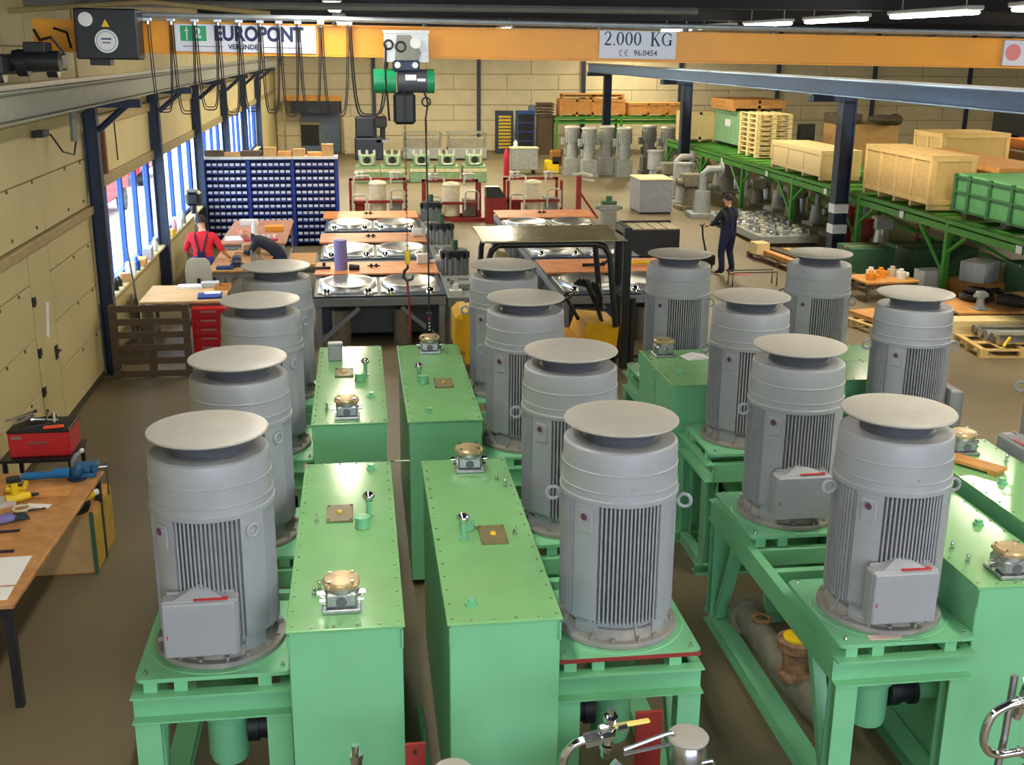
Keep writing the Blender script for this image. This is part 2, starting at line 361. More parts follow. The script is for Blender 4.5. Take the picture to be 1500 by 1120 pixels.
for i, y in enumerate((-1.1, 3.2, 7.5, 11.8, 20.5)):
    luminaire(-.35, y, ['lit lamp behind the viewer in the left row', 'lit lamp overhead in the left row', 'second lit lamp overhead in the left row', 'third lit lamp overhead in the left row', 'single lit lamp seen end on above the orange crane beam'][i], .15 if y < 14 else 1.0)
for i, y in enumerate((-1.1, 3.2, 7.5)): luminaire(5.1, y, ORD[i] + ' added lamp of a middle row above the viewer', .35)  # unseen row, added to light the middle of the floor
for i, y in enumerate((29.2, 34.6, 40, 45.4, 51)): luminaire(-.35, y, ORD[i] + ' added lamp of the left row beyond the crane beam', 1.7)  # extra lamps hidden behind the beam, added to brighten the back wall
for i, y in enumerate((40, 45.4, 51)): luminaire(5.1, y, ORD[i] + ' added lamp of a middle row beyond the crane beam', 2.8)  # made-up row behind the beam, fill for the dim far end
for i, y in enumerate((18.5, 25.3, 29.4)): luminaire(20.5, y, ORD[i] + ' added lamp over the goods behind the crates, counted from the near end', 2.2)  # out-of-view lamps added to lift the right rear
for i, y in enumerate((34.5, 40, 46)): luminaire(29.0, y, ORD[i] + ' added lamp in a far right row out of view', 3.2)  # off-frame row added to brighten the back wall at right
for i, y in enumerate((54.5,)): luminaire(13.5, y, ORD[i] + ' added lamp over the far rack', 3.0)  # hidden fill lamp, added for the far end
# ================================================================ electric motor (shared meshes)
def arc(r, a0, a1, n): return [(r * math.cos(a0 + (a1 - a0) * i / n), r * math.sin(a0 + (a1 - a0) * i / n)) for i in range(n + 1)]
MOT = {}
b = B(); b.lathe([(.30, .03), (.318, .10), (.322, .97), (.30, .98)], n=40)
for k in range(4):
    a = PI / 4 + k * PI / 2; w = .235
    b.prism(arc(.378, a - w, a + w, 6) + list(reversed(arc(.30, a - w, a + w, 6))), .17, .965)
    b.prism(arc(.350, a - w, a + w, 6) + list(reversed(arc(.30, a - w, a + w, 6))), .06, .17)
MOT['motor'] = b.mesh('motor', GREY)
b = B()
for k in range(4):
    for i in range(-9, 10):
        x = i * .0252; r = math.sqrt(.372 ** 2 - x * x)
        b.at(rz=k * PI / 2).box(x - .0055, x + .0055, -r, -.29, .15, .955)
MOT['cooling_fins'] = b.mesh('cooling_fins', FIN, 0)
b = B(); b.lathe([(.31, 0), (.405, 0), (.41, .006), (.41, .03), (.405, .036), (.36, .04), (.345, .06), (.335, .10), (.30, .11)], n=44)
for k in range(8):
    b.at(rz=k * PI / 4 + .2).prism([(.33, -.008), (.395, -.008), (.395, .008), (.33, .008)], .036, .07)
    b.at(rz=k * PI / 4 + .2).add([(.32, -.009, .03), (.395, -.009, .03), (.32, -.009, .13), (.32, .009, .03), (.395, .009, .03), (.32, .009, .13)], [(0, 1, 2), (5, 4, 3), (1, 4, 5, 2), (0, 2, 5, 3), (0, 3, 4, 1)])
    b.at(rz=k * PI / 4 + .55).cyl((.372, 0, .036), (.372, 0, .056), .016, n=6)
MOT['flange'] = b.mesh('flange', FLANGE)
b = B(); b.lathe([(.33, .955), (.382, .955), (.384, .965), (.384, .985), (.376, .992), (.374, 1.03), (.377, 1.034), (.377, 1.04), (.371, 1.044), (.370, 1.15), (.373, 1.154), (.373, 1.16), (.367, 1.165), (.365, 1.275), (.36, 1.292), (.345, 1.303), (.30, 1.306), (.232, 1.300), (.228, 1.29)], n=56)
b.cyl((.0, -.366, 1.07), (0, -.378, 1.07), .010, n=8)
MOT['fan_cowl'] = b.mesh('fan_cowl', GREY, 30)
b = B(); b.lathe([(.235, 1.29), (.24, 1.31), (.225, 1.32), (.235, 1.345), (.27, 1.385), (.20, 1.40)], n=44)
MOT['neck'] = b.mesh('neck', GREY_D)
b = B(); b.lathe([(.18, 1.392), (.352, 1.405), (.362, 1.411), (.366, 1.418), (.362, 1.426), (.345, 1.431), (.26, 1.440), (.15, 1.446), (.05, 1.449), (.01, 1.4495)], n=56)
MOT['rain_disc'] = b.mesh('rain_disc', mat('disc_grey_dust_and_light', (168, 164, 156), .4, var=.05, scale=6, bump=.04, bscale=90), 40)  # motor grey with dust and warm light from above put into the colour
b = B(); b.torus((0, 0, .045), .042, .012, (1, 0, 0), 18, 8); b.cyl((0, 0, -.02), (0, 0, .01), .018, n=10)
MOT['lifting_eye'] = b.mesh('lifting_eye', GREY)
b = B(); b.torus((0, -.014, 0), .038, .011, (0, 1, 0), 20, 8); b.cyl((0, 0, 0), (0, -.012, 0), .026, n=16)
MOT['lifting_ring'] = b.mesh('lifting_ring', GREY)
b = B(); b.box(-.05, .05, -.012, .0, -.075, .075, .004); b.cyl((0, -.012, .035), (0, -.022, .035), .024, n=14)
MOT['plug_pad'] = b.mesh('plug_pad', GREY)
b = B(); b.torus((0, -.024, .035), .018, .006, (0, 1, 0), 14, 6); b.cyl((0, -.013, .035), (0, -.024, .035), .012, n=10)
MOT['plug'] = b.mesh('plug', mat('purple_plug', (96, 52, 84), .5))
b = B(); b.box(-.225, .225, -.118, .0, .0, .37, .014); b.prism([(-.2, -.012), (.2, -.012), (.2, 0), (-.2, 0)], .37, .385)
MOT['terminal_box'] = b.mesh('terminal_box', GREY)
b = B(); b.box(-.218, .218, -.140, -.116, .008, .362, .012)
MOT['box_cover'] = b.mesh('box_cover', GREY)
b = B(); b.add([(-.15, .0, .37), (.15, .0, .37), (0, .0, .43), (-.15, -.10, .37), (.15, -.10, .37)], [(0, 2, 1), (3, 4, 2), (0, 3, 2), (1, 2, 4), (0, 1, 4, 3)])
MOT['box_hood'] = b.mesh('box_hood', GREY, 0)
b = B(); b.box(-.03, .17, -.116, -.080, .371, .3755)
MOT['red_label'] = b.mesh('red_label', RED, 0)
b = B(); b.box(-.196, -.188, -.1435, -.1395, .135, .165)
MOT['latch_mark'] = b.mesh('latch_mark', RED, 0)
def motor(parent, x, y, z, box=None, rz=0, eyes=(-.75, 2.4)):
    """box: angle of the terminal box (0 = front) or None; the motor itself is one part, the rest its sub-parts"""
    m_ = mk('motor', MOT['motor'], parent, (x, y, z), rz, 'upright grey finned electric motor under a flat disc')
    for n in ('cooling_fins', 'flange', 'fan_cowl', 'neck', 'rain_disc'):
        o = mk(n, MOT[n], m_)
        if n == 'cooling_fins': o['kind'] = 'stuff'
    m_.children[0]['label'] = 'narrow dark cooling fins'
    for e in eyes:
        if isinstance(e, tuple):
            rg_ = mk('lifting_ring', MOT['lifting_ring'], m_, (.372 * math.cos(e[0]), .372 * math.sin(e[0]), .86), e[0] + PI / 2); continue
        o = mk('lifting_eye', MOT['lifting_eye'], m_, (.378 * math.cos(e), .378 * math.sin(e), .90))
        o.rotation_euler = Matrix.Rotation(e, 3, 'Z').to_4x4().to_euler() if False else (PI / 2, 0, e + PI / 2)
    for a in (PI * 1.25, PI * .25):
        p = mk('plug_pad', MOT['plug_pad'], m_, (.376 * math.cos(a), .376 * math.sin(a), .84), a + PI / 2)
        mk('plug', MOT['plug'], m_, p.location, a + PI / 2)
    if box is not None:
        c, s_ = math.cos(box), math.sin(box); off = -.06
        loc = (off * c + .335 * s_, off * s_ - .335 * c, .12)
        for n in ('terminal_box', 'box_cover', 'box_hood', 'red_label', 'latch_mark'):
            mk(n, MOT[n], m_, loc, box)
    return m_
# ---------------------------------------------------------------- fittings on the tank lid (shared meshes)
FIT = {}
b = B(); b.box(-.115, .115, -.115, .115, 0, .028, .006); b.box(-.095, .095, -.095, .095, .028, .125, .015); b.cyl((0, 0, .12), (0, 0, .15), .10, n=24)
FIT['filter_housing'] = b.mesh('filter_housing', ALU)
b = B(); b.lathe([(.095, .145), (.112, .15), (.114, .172), (.10, .186), (.03, .194)], n=28)
for k in range(4): b.at(rz=k * PI / 2 + PI / 4).box(.08, .125, -.022, .022, .15, .178, .006)
FIT['filter_cap'] = b.mesh('filter_cap', TAN)
b = B()
for k in range(4): b.cyl((.095 * math.cos(k * PI / 2 + PI / 4), .095 * math.sin(k * PI / 2 + PI / 4), .178), (.095 * math.cos(k * PI / 2 + PI / 4), .095 * math.sin(k * PI / 2 + PI / 4), .196), .013, n=6)
FIT['cap_bolts'] = b.mesh('cap_bolts', CHROME)
b = B()
for s_ in (-1, 1):
    b.cyl((s_ * .09, 0, .085), (s_ * .115, 0, .085), .026, n=6); b.cyl((s_ * .115, 0, .085), (s_ * .145, 0, .085), .02, n=12)
    b.cyl((s_ * .09, -.03, .05), (s_ * .13, -.03, .05), .014, n=6)
FIT['filter_fitting'] = b.mesh('filter_fitting', CHROME)
b = B(); b.cyl((0, -.094, .07), (0, -.099, .07), .034, n=18); FIT['filter_port'] = b.mesh('filter_port', GREY_D)
b = B(); b.cyl((0, 0, 0), (0, 0, .13), .02, n=12); b.cyl((0, 0, 0), (0, 0, .015), .035, n=12); FIT['breather'] = b.mesh('breather', GREEN)
b = B(); b.ball((0, 0, .155), .046, 16, 10, sz=.75); b.cyl((0, 0, .12), (0, 0, .14), .03, n=14); FIT['breather_cap'] = b.mesh('breather_cap', CHROME)
b = B(); b.lathe([(.03, 0), (.055, .004), (.05, .03), (.05, .07), (.056, .075), (.056, .085), (.04, .088)], n=20); FIT['pipe_stub'] = b.mesh('pipe_stub', GREEN)
b = B(); b.box(-.095, .095, -.15, .15, 0, .016, .003)
for sx in (-.08, .08):
    for sy in (-.13, .13): b.cyl((sx, sy, .016), (sx, sy, .024), .009, n=6)
FIT['cover_plate'] = b.mesh('cover_plate', BRASSP)
b = B(); b.cyl((0, 0, .016), (0, 0, .03), .022, .016, n=14); FIT['yellow_knob'] = b.mesh('yellow_knob', YEL)
b = B(); b.cyl((0, 0, 0), (0, 0, .02), .04, n=8); b.cyl((0, 0, .02), (0, 0, .045), .028, n=8); FIT['screw_plug'] = b.mesh('screw_plug', GREEN)
b = B(); b.cyl((0, 0, 0), (0, 0, .022), .018, n=6); b.cyl((0, 0, .022), (0, 0, .05), .012, n=8); b.ball((0, 0, .058), .013, 8, 6); FIT['nipple'] = b.mesh('nipple', CHROME)
def fit(kind, parent, x, y, z, rz=0):
    lab = {'filter': 'cast aluminium filter with tan round cap', 'breather': 'chrome ball breather on a green riser', 'plate': 'brown square cover plate with yellow knob', 'stub': None, 'plug': None, 'nipple': 'small chrome nipple'}[kind]
    if kind == 'filter':
        h = mk('filter_housing', FIT['filter_housing'], parent, (x, y, z), rz, lab)
        for n in ('filter_cap', 'cap_bolts', 'filter_fitting', 'filter_port'): mk(n, FIT[n], h)
    elif kind == 'breather':
        h = mk('breather', FIT['breather'], parent, (x, y, z), rz, lab); mk('breather_cap', FIT['breather_cap'], h)
    elif kind == 'plate':
        h = mk('cover_plate', FIT['cover_plate'], parent, (x, y, z), rz, lab); mk('yellow_knob', FIT['yellow_knob'], h)
    elif kind == 'stub': mk('pipe_stub', FIT['pipe_stub'], parent, (x, y, z), rz)
    elif kind == 'plug': mk('screw_plug', FIT['screw_plug'], parent, (x, y, z), rz)
    else: mk('nipple', FIT['nipple'], parent, (x, y, z), rz, lab)
# ---------------------------------------------------------------- the power unit: tank, frame, two motors
PL = 1.25
def channel(b, x0, x1, y, z0, z1, d, t=.012):       # channel lying along x, open towards -y (d > 0)
    b.box(x0, x1, y + d - t, y + d, z0, z1); b.box(x0, x1, y, y + d - t, z1 - t, z1); b.box(x0, x1, y, y + d - t, z0, z0 + t)
def power_unit(label, loc, rz, side, mot, W=.665, L=2.77, zt=1.66, boxes=(None, None), fits=(), redplate=False, eyes=None, mrz=0):
    """local frame: tank x 0..W, y 0..L; side -1 / +1 says where the motors stand; mot = [(dx from tank side, y)]"""
    u = thing('power_unit', label, 'power unit', (loc[0], loc[1], 0), rz, 'green hydraulic power units')
    t = B().box(0, W, .012, L - .012, .07, zt - .016, .006).obj('tank', GREEN, u)
    B().box(-.014, W + .014, 0, L, zt - .016, zt, .003).obj('tank_lid', GREEN_LID_LIT, t)
    lb = B()
    for i in range(15):
        for x in (.018, W - .018): lb.cyl((x, .06 + i * (L - .12) / 14, zt), (x, .06 + i * (L - .12) / 14, zt + .008), .0085, n=6)
    for i in range(1, 5):
        for y in (.03, L - .03): lb.cyl((i * W / 5, y, zt), (i * W / 5, y, zt + .008), .0085, n=6)
    o = lb.obj('lid_bolts', mat('lid_bolt_zinc', (170, 170, 150), .35, .8), t); o['kind'] = 'stuff'
    for x in (-.004, W - .012):
        for y in (.02, L - .06): B().box(x, x + .016, y - .03, y + .04, zt - .15, zt - .03, .006).obj('lifting_lug', GREEN, t)
    for y in (.25, L - .35): B().box(.02, W - .02, y, y + .1, 0, .07).obj('tank_foot', GREEN, t, smooth=0)
    for k, x, y in fits: fit(k, u, x, y, zt)
    # frame beside the tank
    xi = -.012 if side < 0 else W + .012; xo = xi + side * .955
    y0 = mot[0][1] - .50; y1 = mot[1][1] + .50
    lo, hi = min(xi, xo), max(xi, xo)
    bf = B(); channel(bf, lo, hi, y0 - .02, .97, 1.15, .085); bf.obj('front_beam', GREEN, u)
    bf = B().at((0, y1 + y0, 0)); bf = B(); bf.box(lo, hi, y1 - .02, y1, .97, 1.15); bf.box(lo, hi, y1, y1 + .07, 1.138, 1.15); bf.box(lo, hi, y1, y1 + .07, .97, .982); bf.obj('rear_beam', GREEN, u, smooth=0)
    for x in (xo, xi):
        sg = side if x == xo else -side
        bb = B(); bb.box(x - sg * .012, x, y0 + .07, y1 - .02, .97, 1.15); bb.box(x - sg * .075, x - sg * .012, y0 + .07, y1 - .02, 1.138, 1.15); bb.box(x - sg * .075, x - sg * .012, y0 + .07, y1 - .02, .97, .982)
        bb.obj('side_beam', GREEN, u, smooth=0)
    for y in (mot[0][1] + .46, mot[1][1] - .46, (mot[0][1] + mot[1][1]) / 2):
        B().box(lo + .08, hi - .08, y - .035, y + .035, 1.0, 1.14, .004).obj('cross_beam', GREEN, u)
    for x in (xo - side * .085, xi + side * .085):
        for y in (y0 + .06, y1 - .06):
            lg = B(); lg.box(x - .075, x + .075, y - .06, y - .045, .11, .97); lg.box(x - .075, x + .075, y + .045, y + .06, .11, .97); lg.box(x - .008, x + .008, y - .045, y + .045, .11, .97)
            lg.obj('leg', GREEN, u, smooth=0)
        for y in (y0 + .06, y1 - .06):
            s2 = 1 if y < (y0 + y1) / 2 else -1
            if x == xo - side * .085:
                br = B(); br.at((x, y + s2 * .10, .14), rx=-s2 * .42).box(-.045, .045, -.04, .04, 0, .92, .004); br.obj('brace', GREEN, u)
        sk = B(); sk.box(x - .08, x + .08, y0 - .05, y1 + .05, .0, .012); sk.box(x - .08, x + .08, y0 - .05, y1 + .05, .10, .112); sk.box(x - .008, x + .008, y0 - .05, y1 + .05, .012, .10)
        sk.obj('skid_beam', GREEN, u, smooth=0)
    for y in (y0 + .06, y1 - .06): B().box(lo + .16, hi - .16, y - .05, y + .05, .0, .11, .004).obj('skid_tie', GREEN, u)
    for i, (dx, y) in enumerate(mot):
        mxx = (0 if side < 0 else W) + side * dx
        pl = B(); pw = .47; rr = .05
        poly = []
        for cx, cy, a0 in ((pw - rr, pw - rr, 0), (-pw + rr, pw - rr, PI / 2), (-pw + rr, -pw + rr, PI), (pw - rr, -pw + rr, PI * 1.5)):
            for k in range(5): poly.append((cx + rr * math.cos(a0 + k * PI / 8), cy + rr * math.sin(a0 + k * PI / 8)))
        pl.at((mxx, y, 0)).prism(poly, PL - .03, PL - .004)
        p = pl.obj('motor_plate', GREEN, u)
        B().at((mxx, y, 0)).lathe([(.40, PL - .004), (.455, PL - .004), (.45, PL), (.40, PL)], n=44).obj('plate_ring', GREEN, p)
        pb = B()
        for sx in (-.41, .41):
            for sy in (-.41, .41): pb.at((mxx + sx, y + sy, 0)).cyl((0, 0, PL - .004), (0, 0, PL + .01), .016, n=6).cyl((0, 0, PL + .01), (0, 0, PL + .026), .009, n=8)
        pb.obj('plate_bolts', CHROME, p)
        for sx in (-.38, -.2, .3): B().at((mxx + sx, y, 0)).box(-.04, .04, -.46, .46, 1.15, PL - .03).obj('spacer', GREEN, p, smooth=0)
        if redplate and i == 0: B().box(mxx - .46, mxx + .46, y - .476, y - .462, PL - .032, PL - .006).obj('primer_edge', REDOX, p, smooth=0)
        motor(u, mxx, y, PL, boxes[i], -rz, eyes[i] if eyes else (-.75, 2.4))
        # pump hanging below the plate
        pp = B(); pp.at((mxx, y, 0)).lathe([(.10, .36), (.12, .37), (.135, .42), (.135, .68), (.16, .70), (.165, .74), (.185, .78), (.19, 1.16), (.23, 1.18), (.23, 1.215)], n=28)
        q = pp.obj('pump', GREEN, u)
        pk = B().at((mxx, y, 0)); s2 = -side
        pk.cyl((s2 * .13, 0, .60), (s2 * .20, 0, .60), .115, n=20); pk.cyl((s2 * .20, 0, .60), (s2 * .29, 0, .60), .10, n=20); pk.cyl((s2 * .29, 0, .60), (s2 * .33, 0, .60), .115, n=20)
        pk.obj('rubber_joint', BLACK, q)
        B().at((mxx, y, 0)).cyl((s2 * .33, 0, .60), (s2 * (dx + .0), 0, .60), .085, n=18).obj('suction_pipe', GREEN, q)
    return u
A_F = [('filter', .31, .29), ('breather', .49, 1.65), ('stub', .44, 1.45), ('plate', .28, 1.70), ('plug', .52, 2.6), ('nipple', .14, .42), ('nipple', .17, .5), ('nipple', .12, 1.55)]
B_F = [('filter', .36, 2.55), ('breather', .19, 1.2), ('stub', .23, 1.36), ('plate', .40, 1.22), ('plug', .15, .22), ('nipple', .55, 2.25), ('nipple', .60, 2.1), ('nipple', .55, 1.2)]
A1 = power_unit('nearest green power unit on the left, motor with a terminal box facing front', (-.49, 5.97), 0, -1, [(.474, .74), (.455, 2.40)], boxes=(0, None), fits=A_F, eyes=(((-.82,), 2.2), ((-.72,), 2.4)))
B1 = power_unit('nearest green power unit in the middle, motor plate with a red primer edge', (.45, 5.95), 0, 1, [(.49, .69), (.48, 2.39)], fits=B_F, redplate=True, eyes=((-.35, 2.95), (2.95, -.3)))
A2 = power_unit('green power unit behind the left front one, with a small grey box on its lid', (-.483, 9.76), 0, -1, [(.46, .68), (.43, 2.39)], fits=[('filter', .31, .2), ('breather', .49, 1.55), ('stub', .43, 1.35), ('plate', .27, 1.66), ('plug', .54, .8), ('nipple', .12, .4)], eyes=(((-.7,), 2.4), ((-.7,), 2.4)))
B2 = power_unit('green power unit behind the middle front one, before the forklift', (.385, 9.75), 0, 1, [(.475, .56), (.485, 2.27)], fits=[('filter', .34, 2.45), ('breather', .16, 1.32), ('stub', .20, 1.2), ('plate', .40, 1.17), ('plug', .2, .25), ('nipple', .53, 2.35)], eyes=((2.95, -.3), (2.95, -.3)))
C1 = power_unit('green power unit at front right with open frame and a yellow capped valve below', (3.92, 6.18), 0, -1, [(.474, .42), (.483, 2.115)], zt=1.58, boxes=(.0, .0), fits=[('filter', .30, .18), ('nipple', .10, .34), ('plug', .52, .95), ('nipple', .10, .55), ('plug', .3, 2.3)], eyes=((-.1, 3.1), (-.05, 3.1)))
E1 = power_unit('green power unit lying across behind the front right one, motors facing the viewer', (3.08, 11.30), -PI / 2, 1, [(.475, .61), (.50, 2.255)], boxes=(None, PI / 2), fits=[('plug', .3, .2), ('stub', .4, 1.4)], eyes=((3.0, -.2), (3.0, -.2)))
F1 = power_unit('farthest green power unit on the right, with an aluminium filter on its lid', (3.08, 12.0), -PI / 2, -1, [(.51, .56), (.40, 2.216)], fits=[('filter', .22, .22), ('nipple', .4, 1.3)])
G1 = power_unit('green power unit at the right edge with a wooden plank on its lid', (4.70, 5.95), 0, 1, [(.52, .75), (.56, 2.42)], boxes=(-PI / 2, -PI / 2), fits=[('filter', .30, 2.48), ('plug', .25, 1.75), ('nipple', .55, 2.2), ('plug', .5, .9)])
tag(B().at((-.31, 11.95, 1.66)).box(-.075, .075, -.05, .05, 0, .17, .01).box(-.08, .08, -.055, .055, .17, .20, .008).obj('junction_box', GREY), 'small grey box standing on the rear left tank lid', 'box')
tag(B().at((4.93, 8.06, 1.66), rz=-1.0).box(-.22, .22, -.085, .085, .02, .045).box(-.2, -.14, -.085, .085, 0, .02).box(.14, .2, -.085, .085, 0, .02).obj('wood_plank', WOODO, smooth=0), 'short wooden plank lying on the right edge tank lid', 'plank')
tag(B().at((3.62, 11.62, 1.675), rz=.2).add([(-.14, -.1, 0), (.0, -.1, .03), (.14, -.1, .0), (-.14, .1, 0), (.0, .1, .03), (.14, .1, 0), (-.14, -.1, -.01), (.14, -.1, -.01), (-.14, .1, -.01), (.14, .1, -.01)], [(0, 1, 4, 3), (1, 2, 5, 4), (0, 6, 7, 2, 1), (3, 4, 5, 9, 8), (6, 8, 9, 7), (0, 3, 8, 6), (2, 7, 9, 5)]).obj('open_booklet', PAPER, smooth=0), 'open white booklet lying on a green tank lid beside the filter', 'booklet')
tag(B().box(3.20, 3.42, 6.165, 6.225, PL - .001, PL + .003).obj('masking_tape', mat('pink_tape', (216, 190, 180), .7)), 'strip of pale pink tape on the front right motor plate', 'tape')
# suction valve lying in the front right frame
sv = thing('suction_valve', 'rusty brown valve casting with a bright yellow cap inside the right frame', 'valve', (3.20, 7.30, .30))
B().lathe([(.09, 0), (.13, .01), (.13, .05), (.10, .07), (.11, .22), (.15, .26), (.155, .33), (.13, .34)], n=24).obj('valve_body', RUST, sv)
B().cyl((0, 0, .34), (0, 0, .355), .11, n=24).obj('yellow_cap', YEL, sv)
B().tube([(-.02, 1.0, -.02), (-.02, .7, -.02), (0, .1, -.05), (.1, -.5, -.1)], .115, 16).cyl((-.02, 1.0, -.02), (-.02, 1.05, -.02), .16, n=20).obj('pipe', CAST, sv)
B().torus((-.0, .75, .10), .07, .018).obj('flange_ring', RUST, sv)
# ================================================================ overhead crane
def text_mesh(txt, size, m_, parent, loc, rot, bold=0., extrude=.001, name='lettering', squeeze=1.0):
    cu = bpy.data.curves.new(name, 'FONT'); cu.body = txt; cu.size = size; cu.offset = bold; cu.extrude = extrude; cu.align_x = 'CENTER'; cu.align_y = 'CENTER'; cu.resolution_u = 3
    o = bpy.data.objects.new(name, cu); C.objects.link(o)
    dg = bpy.context.evaluated_depsgraph_get(); me = bpy.data.meshes.new_from_object(o.evaluated_get(dg))
    bpy.data.objects.remove(o); bpy.data.curves.remove(cu); me.materials.clear(); me.materials.append(m_)
    for v in me.vertices: v.co.x *= squeeze
    q = mk(name, me, parent, loc); q.rotation_euler = rot; return q
NAVY = mat('navy_print', (30, 44, 92), .6, var=0); LOGO = mat('green_print', (24, 160, 96), .5, var=0); SIGNW = mat('sign_white', (222, 222, 232), .5, var=.02)
SLOPE = .0095
cr = thing('overhead_crane', 'orange overhead crane beam spanning the hall with white signs', 'crane', (0, 13.0, 4.815)); cr.rotation_euler = (0, SLOPE, 0)
bm_ = B().box(-3.35, 11.1, -.05, .05, .02, .32).box(-3.35, 11.1, -.09, .09, 0, .018).box(-3.35, 11.1, -.09, .09, .32, .335).obj('bridge_beam', ORANGE, cr, smooth=0)
B().tube([(-2.25, -.16, .39), (10.9, -.16, .39)], .03, 10).obj('festoon_rail', mat('galvanised', (186, 190, 194), .35, .7), cr)
for i in range(14): B().box(-2.2 + i * .98, -2.17 + i * .98, -.17, -.0, .335, .42).obj('rail_bracket', BLACKP, cr, smooth=0)
et = B(); et.box(-3.56, -3.34, -1.3, 1.3, -.21, -.02, .02)
e_ = et.obj('end_truck', BLACKP, cr)
for y in (-1.05, 1.05): B().cyl((-3.51, y, -.19), (-3.39, y, -.19), .1, n=20).obj('wheel', STEEL, e_)
B().cyl((-3.34, -.9, -.08), (-2.9, -.9, -.08), .1, n=16).cyl((-3.3, -.9, -.1), (-3.2, -.9, -.1), .13, n=16).box(-3.2, -3.0, -1.05, -.75, .0, .1, .01).obj('travel_motor', BLACKP, e_)
B().tube([(-2.95, -.5, .0), (-3.05, -.55, .15), (-3.2, -.4, .12), (-3.3, -.2, .22)], .016, 6).tube([(-2.9, -.4, .05), (-2.95, -.3, .2), (-3.1, -.2, .24)], .014, 6).obj('motor_cable', BLACK, e_)
et2 = B(); et2.box(10.84, 11.06, -1.3, 1.3, -.21, -.02, .02); et2.obj('end_truck', BLACKP, cr)
cbx = B().box(-2.82, -2.2, -.55, -.2, -.06, .44, .015).box(-2.7, -2.5, -.5, -.3, -.12, -.06).obj('control_box', BLACKP, cr, label='black control box with two round white labels')
B().cyl((-2.70, -.55, .33), (-2.70, -.562, .33), .07, n=28).obj('small_round_label', WHITE, cbx)
B().cyl((-2.51, -.55, .12), (-2.51, -.562, .12), .115, n=32).obj('large_round_label', WHITE, cbx)
B().torus((-2.51, -.563, .12), .095, .004, (0, 1, 0), 28, 6).obj('label_ring', mat('grey_print', (150, 150, 170), .6), cbx)
B().box(-2.56, -2.46, -.566, -.5625, .135, .15).box(-2.55, -2.47, -.566, -.5625, .10, .11).obj('label_print', NAVY, cbx, smooth=0)
B().add([(-2.55, -.553, .26), (-2.47, -.553, .26), (-2.51, -.553, .335), (-2.55, -.55, .26), (-2.47, -.55, .26), (-2.51, -.55, .335)], [(0, 1, 2), (3, 5, 4), (0, 3, 4, 1), (1, 4, 5, 2), (2, 5, 3, 0)]).obj('warning_triangle', YEL, cbx, smooth=0)
def sign(x0, x1, z0, z1): return B().box(x0, x1, -.098, -.05, z0, z1, .002).obj('sign_board', SIGNW, bm_)
RX = (PI / 2, 0, 0)
sg = sign(-1.90, -.42, .03, .315); sg['label'] = 'white EUROPONT VERLINDE maker board'
B().box(-1.84, -1.57, -.1015, -.097, .14, .295).obj('logo_square', LOGO, sg, smooth=0)
text_mesh('2', .14, SIGNW, sg, (-1.66, -.103, .218), RX, .006, name='logo_figure'); B().box(-1.78, -1.765, -.1035, -.1012, .15, .285).box(-1.80, -1.75, -.1035, -.1012, .24, .25).obj('logo_stroke', SIGNW, sg, smooth=0)
text_mesh('EUROPONT', .205, NAVY, sg, (-1.02, -.101, .215), RX, .008, squeeze=.86)
text_mesh('VERLINDE', .07, NAVY, sg, (-1.19, -.101, .085), RX, .002)
B().box(-1.82, -1.40, -.1015, -.098, .083, .089).obj('rule_line', NAVY, sg, smooth=0); B().box(-.98, -.56, -.1015, -.098, .083, .089).obj('rule_line', NAVY, sg, smooth=0)
s2 = sign(2.71, 3.59, .035, .335); s2['label'] = 'white load board reading 2.000 KG'
